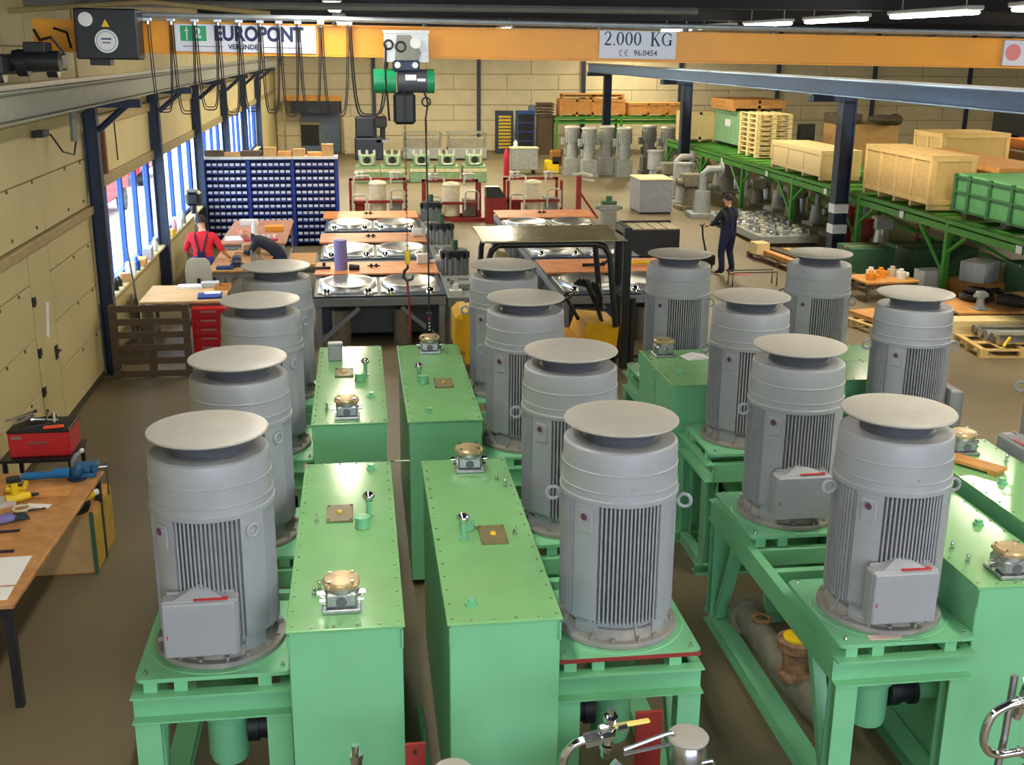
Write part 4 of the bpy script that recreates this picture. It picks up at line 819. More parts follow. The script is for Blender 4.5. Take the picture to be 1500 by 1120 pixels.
b.m(1).box(-.05, .05, -.008, -.001, .018, .082); BIN = b.mesh('storage_bin', [mat('bin_blue', (20, 44, 118), .4), mat('bin_label', (214, 214, 218), .7)], 0)
for s_ in range(3):
    for r in range(NR):
        for k in range(7): tag(mk('storage_bin', BIN, None, (-2.22 - 1.6 + s_ * 1.1 + .088 + k * .142, 29.42, .1155 + r * RP)), 'blue bin, %s section of the bin rack, %s row up, %s across' % (['left', 'middle', 'right'][s_], ORD12[r], ORD12[k]), 'bin', 'blue bins in the bin rack')
BOXL = [(-3.5, .46, .15, WOODD), (-3.05, .4, .1, CARD), (-2.6, .5, .14, WOODD), (-2.15, .3, .22, CARD), (-1.8, .34, .12, WOODO), (-1.45, .3, .18, CARD), (-1.05, .42, .1, WOODO), (-.75, .3, .3, CARD)]
for i, (x, w, h, m_) in enumerate(BOXL): carton(['dark tray at the left end on top of the bin rack', 'flat carton second from left on the bin rack', 'dark tray third from left on the bin rack', 'tall carton in the middle on the bin rack', 'orange box right of the middle on the bin rack', 'carton third from the right on the bin rack', 'flat orange box second from the right on the bin rack', 'tallest carton at the right end of the bin rack'][i], (x * 1.03, 29.65, 2.28), random.uniform(-.1, .1), w, .3, h, m_, 'storage_box')
# ---------------------------------------------------------------- things along the window sill
def bottle(label, x, y, z, h, r, m_, name='bottle'): return simple(name, label, 'bottle', B().lathe([(r * .9, 0), (r, .01), (r, h * .65), (r * .45, h * .82), (r * .4, h * .96), (r * .2, h)], (x, y, z), 12), m_)
sheet('white papers at the near end of the window sill', -3.98, 18.15, 1.13, .2, .35, .1, PAPER, 'paper_stack', .03)
bottle('black bottle near the papers on the window sill', -3.95, 18.6, 1.13, .2, .05, BLACK); bottle('dark bottle beside the tan box on the window sill', -3.97, 18.95, 1.13, .16, .06, BLACKP)
carton('tan box tilted on the window sill', (-3.95, 19.35, 1.13), .5, .16, .2, .14); carton('small white box beside the blue cup on the sill', (-3.95, 19.9, 1.13), .1, .16, .22, .22, WHITE, 'white_box')
bottle('blue cup on the window sill', -3.93, 20.35, 1.13, .24, .06, mat('cup_blue', (20, 90, 170), .4), 'cup'); carton('wooden box on the window sill left of the second column', (-3.95, 20.9, 1.13), .1, .18, .4, .12, WOODO, 'wood_box')
carton('grey box heaped on the window sill before the second column', (-3.95, 21.6, 1.13), .1, .16, .5, .2, mat('grey_box', (170, 170, 176), .6), 'grey_box'); bottle('white bottle by the second column on the sill', -3.94, 22.3, 1.13, .28, .055, WHITE)
bottle('white canister beyond the second column on the sill', -3.94, 23.7, 1.13, .34, .09, WHITE, 'canister'); carton('yellow box beyond the second column on the sill', (-3.95, 24.2, 1.13), 0, .18, .3, .14, YEL, 'yellow_box'); bottle('red topped bottle beyond the second column on the sill', -3.93, 24.7, 1.13, .3, .05, mat('pale_pink', (226, 160, 170), .5)); carton('white box farther along the window sill', (-3.95, 25.3, 1.13), .1, .2, .4, .22, WHITE, 'white_box'); bottle('grey bottle farther along the window sill', -3.93, 26.0, 1.13, .3, .06, GMACH)
dm = thing('drill_press', 'dark bench drill by the window behind the worker in red', 'drill press', (-3.58, 25.4, 0)); B().box(-.2, .2, -.2, .2, 0, .85, .02).obj('pedestal', GMACH, dm); B().cyl((0, .1, .85), (0, .1, 1.75), .04, n=12).obj('column', STEEL, dm); B().box(-.15, .15, -.3, .2, 1.62, 1.92, .06).cyl((0, -.2, 1.45), (0, -.2, 1.65), .05, n=12).obj('drill_head', BLACKP, dm); B().box(-.12, .1, -.32, .0, 1.92, 1.96, .01).obj('light_top', GRAIL, dm)
lr = thing('leaning_rod', 'thin dark rod leaning against the window sill', 'rod', (-3.78, 19.3, 0)); B().tube([(.2, -.6, .0), (-.14, .3, 1.65)], .015, 6).obj('rod', BLACKP, lr)
simple('cable_bundle', 'bundle of hoses hanging below the window sill', 'hoses', B().torus((-3.9, 19.6, .62), .2, .04, (1, 0, 0)).torus((-3.88, 19.75, .55), .18, .035, (1, .2, 0)).tube([(-3.9, 19.4, .6), (-3.9, 19.5, .05)], .04, 8).tube([(-3.9, 19.85, .5), (-3.9, 19.8, .05)], .04, 8), CAST)
# ================================================================ steel basin benches in two columns
def basin_bench(label, x0, y0, sect=2.24):
    t = thing('basin_bench', label, 'bench', (x0, y0, 0), 0, 'steel basin benches in the middle of the hall')
    Wd = sect; D = 3.0
    B().box(0, Wd, 0, .06, .70, .84, .006).obj('front_beam', GBENCH, t); B().box(0, Wd, D - .06, D, .70, .84, .006).obj('rear_beam', GBENCH, t)
    for x in (0, Wd - .08): B().box(x, x + .08, .06, D - .06, .70, .84, .006).obj('side_beam', GBENCH, t)
    for x in (.02, Wd - .12):
        for y in (.02, D - .12): B().box(x, x + .1, y, y + .1, 0, .70, .006).obj('leg', GBENCH, t)
    B().at((.12, .05, .1), ry=.85).box(-.035, .035, -.03, .03, 0, .85).obj('brace', GBENCH, t, smooth=0)
    B().at((Wd - .12, .05, .1), ry=-.85).box(-.035, .035, -.03, .03, 0, .85).obj('brace', GBENCH, t, smooth=0)
    B().box(.1, Wd - .1, .3, D - .3, .15, .68, .02).obj('lower_tank', mat('dark_tank', (64, 72, 92), .5), t)
    for x in (.45, 1.5): B().cyl((x, .22, .0), (x, .22, .6), .16, n=16).obj('pressure_vessel', CAST, t)
    B().box(0, Wd, .02, 1.66, .84, .875).obj('dark_apron', mat('apron_blue', (52, 66, 92), .45), t, smooth=0)
    for i in range(2):
        xa = .06 + i * 1.08
        p = B()
        p.box(xa, xa + 1.02, .22, 1.52, .875, .90, .004)
        pan = p.obj('steel_pan', STAIN, t)
        B().at((xa + .51, .87, 0)).lathe([(.50, .90), (.49, .95), (.475, .975), (.455, .98), (.43, .972), (.36, .945), (.25, .922), (.12, .912), (.01, .910)], n=36, sy=1.22).obj('round_dish', STAIN, pan)
    for x in (.22, .92, 1.30, 1.98):
        B().at((x, .09, .875)).lathe([(.085, 0), (.085, .03), (.07, .085), (.035, .115), (.005, .12)], n=16).obj('chrome_dome', CHROME, t)
    return t
def valve_pair(parent, x, y, z):
    B().cyl((x - .12, y, z + .03), (x + .12, y, z + .03), .012, n=8).cyl((x - .05, y, z), (x - .05, y, z + .07), .025, n=8).cyl((x + .05, y, z), (x + .05, y, z + .07), .025, n=8).obj('valve', BLACKP, parent)
def plank(label, x0, x1, y0, y1, z=.90):
    t = thing('cover_board', label, 'board', ((x0 + x1) / 2, (y0 + y1) / 2, z)); w = (x1 - x0) / 2; d = (y1 - y0) / 2
    B().box(-w, w, -d, d, 0, .035, .004).obj('board', BOARD, t); valve_pair(t, -.05, 0, .035)
    return t
def ribbed_motor(label, x, y, h=1.12):
    t = thing('ribbed_motor', label, 'motor', (x, y, 0), 0, 'grey motors with black caps beside the benches')
    B().box(-.3, .3, -2.1, .28, .62, .8, .01).box(-.28, .28, -.26, .26, 0, .62, .01).box(-.28, -.18, -2.1, -2.0, 0, .62).box(.18, .28, -2.1, -2.0, 0, .62).obj('base_frame', GBENCH, t); B().box(-.12, .16, -1.5, -1.2, .8, .92, .02).cyl((-.1, -1.0, .8), (-.1, -1.0, .9), .08, n=12).box(-.2, .2, -.7, -.45, .8, .86).obj('fittings', GMACH, t)
    b = B(); b.cyl((0, 0, .8), (0, 0, h - .18), .22, n=20)
    for k in range(16): b.at(rz=k * PI / 8).box(.2, .27, -.008, .008, .8, h - .2)
    b.obj('ribbed_body', GMACH, t)
    b = B(); b.cyl((0, 0, h - .18), (0, 0, h - .06), .24, n=18)
    for k in range(9): b.at(rz=k * PI / 4.5).box(.2, .28, -.03, .03, h - .22, h - .1)
    b.obj('black_cap', BLACK, t); B().cyl((0, 0, h - .06), (0, 0, h + .12), .06, n=12).obj('black_stub', DGREEN, t)
    B().box(-.25, -.03, -1.9, -1.7, .8, .87).cyl((-.14, -1.8, .87), (-.14, -1.8, .97), .05, n=10).obj('white_fitting', WHITE, t)
    return t
for i, y in enumerate((18.95, 22.55, 26.15)):
    nm = ['nearest', 'middle', 'farthest'][i]
    basin_bench('%s basin bench in the left column with two round steel dishes' % nm, -.82, y)
    plank('orange brown board on the %s left basin bench' % nm, -.86 + i * -.02, 1.42, y + 1.72, y + 2.95)
    ribbed_motor('grey ribbed motor with black cap beside the %s left basin bench' % nm, 1.76, y + 2.2 - i * .1, 1.34)
    basin_bench('%s basin bench in the right column with two round steel dishes' % nm, 3.42, y - .2)
    plank('orange brown board on the %s right basin bench' % nm, 3.42, 5.85, y + 1.52, y + 2.85)
pu = thing('plastic_roll', 'purple cylinder standing on the nearest left orange board', 'roll', (-.38, 21.1, .935)); B().cyl((0, 0, 0), (0, 0, .56), .12, n=24).obj('roll_body', mat('lavender', (136, 128, 190), .6), pu); B().cyl((.15, -.08, .062), (.34, -.1, .052), .06, .05, n=12).obj('dark_foot', BLACK, pu)
simple('black_valve', 'small black valve at the left end of the nearest orange board', 'valve', B().at((-.7, 21.2, .935)).box(-.15, .12, -.04, .04, 0, .05, .01).cyl((0, 0, .05), (0, 0, .12), .03, n=10).tube([(-.3, -.15, .02), (-.05, -.05, .03)], .015, 6), BLACKP)
simple('white_fitting', 'white fitting at the right end of the middle left orange board', 'fitting', B().at((1.25, 25.0, .935)).box(-.12, .12, -.1, .1, 0, .16, .02).cyl((0, -.1, .08), (0, -.12, .08), .05, n=12), WHITE)
simple('white_fitting', 'white fitting at the right end of the nearest left orange board', 'fitting', B().at((1.2, 21.6, .935)).box(-.14, .1, -.08, .08, 0, .2, .02).cyl((.1, 0, .04), (.22, 0, .04), .04, n=10), WHITE)
simple('yellow_tool', 'yellow tool on the nearest right orange board', 'tool', B().at((5.35, 21.0, .935)).tube([(-.2, 0, .04), (0, .04, .06), (.2, 0, .04)], .04, 8), YEL)
simple('black_hoist_hook', 'black hooked bar lying on the nearest right orange board', 'bar', B().at((4.6, 20.9, .935)).tube([(-.4, .1, .03), (0, .0, .05), (.15, .05, .2), (.3, -.05, .25), (.35, -.1, .05)], .03, 8), BLACKP)
# ================================================================ forklift
fk = thing('forklift', 'yellow forklift with a grey roof sheet and black overhead guard', 'forklift', (2.9, 17.2, 0))
YF = mat('forklift_yellow', (226, 172, 20), .4)
bb = B(); poly = [(-1.35, .25), (1.0, .25), (1.05, .8), (.55, .85), (.45, .55), (-.2, .55), (-.3, .95), (-1.25, 1.0), (-1.38, .8)]
bb.at(rx=0); n = len(poly); bb.add([(x, -.5, z) for x, z in poly] + [(x, .5, z) for x, z in poly], [tuple(range(n)), tuple(reversed(range(n, 2 * n)))] + [((i + 1) % n, i, i + n, (i + 1) % n + n) for i in range(n)])
bb.obj('chassis', YF, fk, smooth=0); B().box(-1.5, -1.2, -.48, .48, .35, 1.05, .1).obj('counterweight', YF, fk)
for x in (-.95, .75):
    for y in (-.5, .38): 
        w_ = B().cyl((x, y, .28), (x, y + .14, .28), .28, n=24).obj('wheel', BLACK, fk); B().cyl((x, y - .01, .28), (x, y + .15, .28), .14, n=16).obj('wheel_hub', YF, w_)
B().box(-.55, -.1, -.25, .25, .95, 1.1, .05).box(-.62, -.5, -.25, .25, 1.05, 1.5, .05).obj('seat', BLACK, fk)
B().tube([(.5, 0, .8), (.3, 0, 1.15)], .03, 8).torus((.29, 0, 1.17), .15, .015, (.5, 0, -.8)).obj('steering_wheel', BLACK, fk)
for y in (-.55, .55):
    pts = [(-1.05, y, .95), (-1.0, y, 1.9), (-.96, y, 2.02), (-.85, y, 2.1), (.62, y, 2.1), (.76, y, 2.06), (.85, y, 1.92), (.98, y, .8)]
    B().tube(pts, .048, 10).obj('guard_hoop', BLACKP, fk)
B().tube([(.72, -.55, 2.08), (.72, .55, 2.08)], .035, 8).obj('guard_bar', BLACKP, fk); B().tube([(-.9, -.55, 2.08), (-.9, .55, 2.08)], .035, 8).obj('guard_bar', BLACKP, fk)
B().at((-.1, 0, 2.16)).box(-1.02, 1.18, -.72, .80, 0, .025, .004).obj('roof_sheet', mat('roof_sheet', (172, 160, 128), .24, .15, var=.06, coat=.4), fk, label='shiny grey beige roof sheet')
for y in (-.3, .3):
    B().box(1.12, 1.24, y - .06, y + .06, .06, 2.30, .01).obj('mast_rail', BLACKP, fk); B().box(1.26, 1.34, y - .05, y + .05, .1, 1.2, .01).obj('inner_mast', BLACKP, fk); B().box(1.34, 2.3, y - .05, y + .05, .06, .10, .01).obj('fork', BLACKP, fk)
B().box(1.12, 1.24, -.24, .24, 2.2, 2.3).box(1.12, 1.24, -.24, .24, 1.2, 1.3).obj('mast_tie', BLACKP, fk, smooth=0)
hz_ = B()
for i in range(9):
    a = i * .5; hz_.tube([(.55 + .05 * i - .2, -.3 + .05 * (i % 3), 1.45 + .05 * math.sin(a)), (.75 + .03 * i - .2, -.35 + .06 * (i % 4), 1.3 + .1 * math.cos(a)), (.8, -.3 + .05 * (i % 5), .9), (.9, -.2, .6)], .022, 6)
hz_.obj('hydraulic_hoses', BLACK, fk)['kind'] = 'stuff'
# ================================================================ black trolley and grey cabinet beyond the forklift
bt = thing('black_trolley', 'black box trolley with a slatted tan top beyond the forklift', 'trolley', (7.15, 27.3, 0))
B().box(-.62, .62, -.55, .55, .12, .72, .01).obj('box_body', BLACKP, bt)
for i in range(4): B().at((0, 0, .72)).box(-.60 + i * .31, -.33 + i * .31, -.55, .55, 0, .03).obj('slat', mat('tan_slat', (150, 140, 104), .6), bt, smooth=0)
for x in (-.5, .5):
    for y in (-.45, .45): B().cyl((x - .03, y, .06), (x + .03, y, .06), .06, n=12).obj('castor', BLACK, bt)
B().box(-.66, .66, .5, .56, .6, .8).obj('push_bar', BLACKP, bt, smooth=0)
gc = thing('grey_cabinet', 'large plain grey cabinet with a pale wooden top on the aisle', 'cabinet', (9.2, 35.2, 0))
B().box(-.52, .52, -.68, .68, .06, 1.06, .01).obj('cabinet_body', mat('cabinet_grey', (140, 142, 150), .5), gc); B().box(-.54, .54, -.70, .70, 1.06, 1.09).obj('wood_top', WOODL, gc, smooth=0)
B().box(-.5, .5, -.6, .6, 0, .06).obj('plinth', BLACKP, gc, smooth=0)
jk = thing('pallet_truck', 'black handled pallet truck held by the man in blue', 'pallet truck', (8.05, 25.3, 0), .5)
B().tube([(0, 0, .2), (-.1, .1, .75), (-.12, .12, 1.02)], .022, 8).tube([(-.24, .06, 1.05), (-.12, .12, 1.03), (.0, .18, 1.05)], .02, 8).obj('handle', BLACKP, jk); B().box(-.15, .15, -.12, .12, .1, .35, .03).cyl((-.08, 0, .09), (.08, 0, .09), .09, n=14).obj('pump_head', BLACKP, jk)
for x in (-.2, .2): B().box(x - .07, x + .07, .12, 1.2, .08, .14, .01).obj('fork', RED, jk)
vb = thing('valve_block', 'small dark green topped valve block on a stand in the aisle', 'valve block', (7.2, 32.3, 0)); B().box(-.2, .2, -.2, .2, 0, .45, .01).obj('stand', GMACH, vb); B().box(-.3, .3, -.15, .15, .45, .62, .02).cyl((-.4, 0, .53), (.4, 0, .53), .05, n=10).obj('block', GMACH, vb); B().box(-.22, .22, -.12, .12, .62, .72, .02).cyl((0, 0, .72), (0, 0, .86), .09, n=12).obj('dark_coil', DGREEN, vb)
# ================================================================ red pump skids behind the benches
def pipe_loop(x, z0, z1, y, w, r=.03): return [(x, y, z0), (x, y, z1 - .06), (x + .06, y, z1), (x + w - .06, y, z1), (x + w, y, z1 - .06), (x + w, y, z0)]
PIPE = mat('pale_pipe', (206, 204, 190), .35, .3)
def red_skid(label, x, y, k):
    t = thing('pump_skid', label, 'pump skid', (x, y, 0), 0, 'red pump skids behind the benches')
    for yy in (-.55, .45): B().box(-.95, .95, yy, yy + .1, 0, .12).obj('base_beam', REDOX, t, smooth=0)
    for xx in (-.95, .85): B().box(xx, xx + .1, -.45, .45, 0, .12).obj('base_tie', REDOX, t, smooth=0)
    for xx in (-.85, .78):
        for yy in (-.45, .4): B().box(xx, xx + .08, yy, yy + .08, .12, 1.15).obj('upright', REDOX, t, smooth=0)
    B().box(-.85, .86, .4, .48, 1.08, 1.16).obj('top_beam', REDOX, t, smooth=0); B().box(-.85, .86, -.45, -.37, .5, .58).obj('mid_beam', REDOX, t, smooth=0)
    B().lathe([(.2, .12), (.25, .14), (.25, 1.0), (.27, 1.02), (.27, 1.06), (.2, 1.12), (.05, 1.15)], (-.0, -.1, 0), 22).obj('cylinder', mat('cream_cylinder', (214, 208, 180), .45), t)
    [B().tube(q_, .03, 8).obj('pipe', PIPE, t) for q_ in (pipe_loop(-.75, .3, .75, -.5, .42), pipe_loop(-.7, .7, 1.25, .1, .5), pipe_loop(.38, .35, .9, -.5, .4), [(.4, 0, 1.0), (.4, 0, 1.35), (.75, 0, 1.35)])]
    B().box(-.7, -.4, -.35, .2, .12, .55, .02).obj('gear_pump', REDOX, t); B().box(.35, .72, -.3, .3, .12, .62, .02).obj('control_unit', [GMACH, CAST, GMACH][k % 3], t)
    for i, xx in enumerate((-.6, -.45, .45, .6)): B().cyl((xx, .2, 1.16), (xx, .2, 1.32 + .05 * (i % 2)), .05, n=10).cyl((xx, .2, 1.32), (xx, .2, 1.36), .09, n=12).obj('gauge', [WHITE, PIPE][i % 2], t)
    return t
red_skid('left red pump skid with a cream cylinder right of the bin rack', .55, 34.4, 0); red_skid('middle red pump skid with a cream cylinder behind the chain', 2.72, 33.9, 1); red_skid('right red pump skid with a cream cylinder and red post', 5.25, 34.3, 2)
sh_ = thing('chimney_hood', 'dull red box with a grey sloping hood between the skids', 'hood', (3.98, 33.2, 0)); B().box(-.3, .3, -.25, .25, 0, .75, .01).obj('red_box', REDOX, sh_); B().add([(-.3, -.25, .75), (.3, -.25, .75), (.3, .25, .75), (-.3, .25, .75), (-.3, -.05, 1.05), (.1, -.05, 1.05), (.1, .25, 1.05), (-.3, .25, 1.05)], [(0, 1, 5, 4), (1, 2, 6, 5), (2, 3, 7, 6), (3, 0, 4, 7), (4, 5, 6, 7), (3, 2, 1, 0)]).obj('hood', STEEL, sh_, smooth=0)
rp_ = thing('red_stand', 'red upright stand with a diagonal strut beside the right skid', 'stand', (6.55, 33.6, 0)); B().box(-.07, .07, -.07, .07, 0, 1.3).obj('post', REDOX, rp_, smooth=0); B().tube([(.05, 0, .8), (.6, 0, .03)], .035, 6).obj('strut', REDOX, rp_); B().box(-.3, .3, -.3, .3, 0, .05).obj('foot', REDOX, rp_, smooth=0); B().tube([(-.2, 0, 1.33), (.1, 0, 1.38), (.4, 0, 1.3)], .05, 8).tube([(0, 0, 1.2), (.45, -.1, 1.15)], .05, 8).obj('pipe_cross', PIPE, rp_)
# ================================================================ pale green units with pipe hoops farther back
for i, x in enumerate((.33, 1.29, 2.4, 3.39, 4.45)):
    t = thing('test_unit', ['first', 'second', 'third', 'fourth', 'fifth'][i] + ' pale green unit with a square pipe hoop, counted from the bin rack', 'test unit', (x, 44.2, 0), 0, 'pale green units with hoops')
    B().box(-.45, .45, -.4, .5, .0, .62, .02).obj('unit_body', LGREEN, t); B().box(-.46, .46, -.42, -.38, .4, .52).obj('front_rail', mat('cream_rail', (196, 190, 150), .5), t, smooth=0)
    B().tube([(-.2, -.43, 1.1), (-.22, -.43, .78), (-.14, -.43, .7), (.14, -.43, .7), (.22, -.43, .78), (.2, -.43, 1.1)], .03, 8).obj('pipe_hoop', PIPE, t); B().box(-.32, .32, -.3, .3, .62, 1.02, .03).obj('valve_stack', LGREEN, t); B().cyl((0, -.32, .85), (0, -.28, .85), .13, n=16).obj('dark_port', BLACK, t)
    for k in range(3): B().cyl((-.28 + k * .28, 0, 1.02), (-.28 + k * .28, 0, 1.2), .05, n=8).obj('fitting', PIPE, t)
# ================================================================ tall grey pumps before the back rack
PX = [(8.7, 46.3), (9.25, 45.5), (10.15, 46.3), (10.7, 45.5), (12.0, 46.6), (12.6, 45.8)]
for i, (x, y) in enumerate(PX):
    t = thing('vertical_pump', ['left tall grey pump of the left pair before the back rack', 'right tall grey pump of the left pair before the back rack', 'left tall grey pump of the middle pair before the back rack', 'right tall grey pump of the middle pair before the back rack', 'left tall grey pump of the right pair before the back rack', 'right tall grey pump of the right pair before the back rack'][i], 'pump', (x, y, 0), 0, 'tall grey pumps before the back rack')
    B().box(-.36, .36, -.36, .36, 0, .12, .01).box(-.3, .3, -.3, .3, .12, .7, .02).obj('pump_base', GMACH, t); B().cyl((0, 0, .7), (0, 0, 1.3), .24, n=18).box(-.34, .34, -.05, .05, .8, 1.1, .02).obj('pump_body', GMACH, t)
    b = B(); b.cyl((0, 0, 1.3), (0, 0, 1.88), .29, n=20)
    for k in range(18): b.at(rz=k * PI / 9).box(.28, .32, -.012, .012, 1.34, 1.75)
    b.obj('ribbed_motor', GMACH, t); B().lathe([(.3, 1.88), (.33, 1.9), (.33, 1.94), (.2, 1.98), (.02, 1.99)], n=24).obj('cap', mat('cap_white', (214, 212, 204), .4), t); B().box(-.45, -.28, -.12, .12, 1.2, 1.5, .02).obj('terminal_box', GMACH, t)
# ================================================================ back of the hall
def locker(label, x, y, w, h, m_, rows, shelf=False):
    t = thing('tool_cabinet', label, 'cabinet', (x, y, 0)); B().box(-w / 2, w / 2, -.25, .25, 0, h, .01).obj('cabinet_body', m_, t)
    if not shelf:
        for r in range(rows): B().box(-w * .36, w * .36, -.27, -.25, h * .12 + r * h * .8 / rows, h * .12 + (r + .6) * h * .8 / rows).obj('yellow_bin', mat('bin_yellow', (206, 176, 30), .5), t, smooth=0)
    else:
        for r in range(rows): B().box(-w * .42, w * .42, -.256, -.25, h * .1 + r * h * .85 / rows, h * .1 + (r + .8) * h * .85 / rows).obj('shelf_shade_panel', BLACK, t, smooth=0); B().box(-w * .42, w * .42, -.3, -.25, h * .1 + (r + .82) * h * .85 / rows, h * .1 + (r + .9) * h * .85 / rows).obj('shelf_edge', DBLUE, t, smooth=0)  # black plates on a solid body stand in for shade inside the shelves
    return t
locker('tall dark blue cabinet with rows of yellow bins at the back wall', 7.2, 56.6, .85, 2.05, DBLUE, 10); locker('blue shelf cabinet with black shaded openings right of the yellow bins', 8.25, 56.6, .9, 2.05, mat('cab_blue', (40, 84, 150), .5), 4, True)
carton('blue grey box on top of the blue shelf cabinet', (8.6, 56.6, 2.05), 0, .35, .4, .25, mat('blue_grey', (110, 130, 160), .6), 'blue_box')
cg_ = thing('steel_cart', 'grey steel cart with a white bottle before the blue cabinets', 'cart', (6.75, 46.6, 0)); B().box(-.55, .55, -.35, .35, .2, 1.05, .02).obj('cart_body', GMACH, cg_); B().box(-.57, .57, -.37, .37, 1.05, 1.1).obj('cart_top', mat('cart_top', (196, 194, 160), .5), cg_, smooth=0)
for x in (-.4, .4):
    for y in (-.25, .25): B().cyl((x - .03, y, .1), (x + .03, y, .1), .1, n=12).obj('castor', BLACK, cg_)
bottle('white bottle on the grey steel cart', 6.4, 46.5, 1.1, .3, .09, WHITE); simple('gas_bottle', 'slim red gas bottle left of the grey steel cart', 'bottle', B().lathe([(.1, 0), (.11, .02), (.11, .9), (.06, 1.02), (.03, 1.05), (.03, 1.12)], (5.98, 46.2, 0), 14), mat('crimson', (176, 24, 60), .4))
sy = thing('yellow_machine', 'yellow and brown machine right of the grey steel cart', 'machine', (8.0, 46.9, 0)); B().box(-.3, .25, -.3, .3, 0, .55, .05).obj('machine_body', YEL, sy); B().box(-.1, .35, -.28, .2, .3, .95, .05).obj('brown_housing', mat('brown_housing', (140, 90, 30), .6), sy); B().box(-.05, .3, -.3, -.28, .4, .7).obj('dark_panel', BLACK, sy, smooth=0)
for i, x in enumerate((2.95, 5.0)):
    t = thing('mesh_box', ['left', 'right'][i] + ' grey wire mesh box pallet at the back wall', 'mesh box', (x, 53.2, 0)); B().box(-.9, .9, -.5, .5, .1, .55, .01).obj('lower_panel', GMACH, t)
    for k in range(13): B().box(-.9 + k * .148, -.88 + k * .148, -.5, -.48, .55, 1.25).obj('wire', GRAIL, t, smooth=0)
    B().box(-.9, .9, -.52, -.48, 1.22, 1.27).box(-.9, .9, .48, .52, 1.22, 1.27).obj('top_rim', GRAIL, t, smooth=0); B().box(-.8, .8, -.4, .4, .55, 1.0).obj('grey_contents', mat('contents', (150, 146, 128), .8), t, smooth=0)
    for xx in (-.85, .8):
        for yy in (-.45, .4): B().box(xx, xx + .06, yy, yy + .06, 0, 1.25).obj('corner_post', GRAIL, t, smooth=0)
dk = thing('milling_machine', 'dark blue black machine tool at the back left', 'machine', (.65, 53.5, 0)); B().box(-.8, .5, -.5, .5, 0, 1.0, .06).box(-.75, .1, -.4, .4, 1.0, 1.95, .08).obj('machine_body', mat('machine_navy', (40, 48, 66), .5), dk); B().box(.1, .7, -.3, .3, 1.45, 1.95, .05).cyl((.5, -.1, .9), (.5, -.1, 1.45), .12, n=14).obj('machine_head', BLACKP, dk); B().box(.2, .8, -.5, .4, .8, .92).obj('work_table', STEEL, dk, smooth=0); B().tube([(.1, -.35, 1.9), (.3, -.4, 2.2), (.6, -.3, 2.0)], .04, 8).obj('arm', RUST, dk)
rd = struct(B().box(-2.75, -.82, 57.9, 58.06, 0, 2.2).obj('door_2', mat('roller_grey', (104, 122, 146), .5), smooth=0)); B().box(-2.75, -1.9, 57.86, 57.9, .3, 1.3).obj('dark_window', BLACK, rd, smooth=0); B().box(-2.75, -1.85, 57.84, 57.9, 1.3, 1.42).obj('cross_rail', BEIGE_T, rd, smooth=0); B().box(-1.86, -1.8, 57.86, 57.9, 0, 2.2).obj('stile', GRAIL, rd, smooth=0)
cn = thing('canopy', 'orange edged dark canopy over the grey back door', 'canopy', (-2.15, 57.5, 2.45)); B().box(-1.4, 1.45, -.5, .55, .0, .05).obj('canopy_roof', BLACKP, cn, smooth=0); B().box(-1.4, 1.45, -.56, -.5, .03, .3).obj('fascia', mat('orange_fascia', (206, 146, 62), .6), cn, smooth=0); B().box(-1.0, 1.4, -.5, .5, -.55, -.0).obj('dark_valance', BLACKP, cn, smooth=0)
for x in (-1.35, 1.4): B().box(x - .05, x + .05, -.5, -.4, -2.45, 0).obj('post', BEIGE_T, cn, smooth=0)
carton('large beige cabinet right of the grey back door', (-.2, 56.8, 0), 0, .9, .6, 1.75, mat('beige_cab', (196, 184, 150), .6), 'beige_cabinet')
# ================================================================ green racking on the right
def rack_bay_line(label, x, ys, depth, zt, closed=True):
    t = thing('green_rack', label, 'rack', (x, 0, 0))
    for y in ys:
        for xx in (0, depth): B().box(xx - .06, xx + .06, y - .06, y + .06, 0, zt, .006).obj('post', RGREEN, t)
        B().tube([(0, y, zt - .15), (depth, y, .15)], .03, 6).obj('cross_tie', RGREEN, t)
    for a, b_ in zip(ys[:-1], ys[1:]):
        for xx in (0, depth):
            B().box(xx - .05, xx + .05, a + .06, b_ - .06, zt - .26, zt - .12, .005).obj('lower_beam', RGREEN, t); B().box(xx - .07, xx + .05, a + .06, b_ - .06, zt - .08, zt, .005).obj('top_beam', RGREEN, t)
        B().tube([(0, a + .05, .5), (0, a + 1.25, zt - .26)], .045, 6).obj('diagonal', RGREEN, t); B().tube([(0, b_ - .05, .5 + .45), (0, b_ - .75, zt - .26)], .045, 6).obj('diagonal', RGREEN, t)
        for k in range(5):
            y = a + (b_ - a) * (k + .5) / 5; B().box(.05, depth - .05, y - .3, y + .3, zt - .07, zt - .04).obj('deck_plate', RGREEN, t, smooth=0)
        B().box(-.075, -.07, a + 1.9, a + 2.1, zt - .25, zt - .1).obj('white_tag', PAPER, t, smooth=0)
    return t
ZR = 1.62
rack_bay_line('long green steel rack along the right aisle carrying crates', 12.1, [17.2, 21.9, 26.2, 30.6, 34.9, 39.3, 43.9], 2.6, ZR)
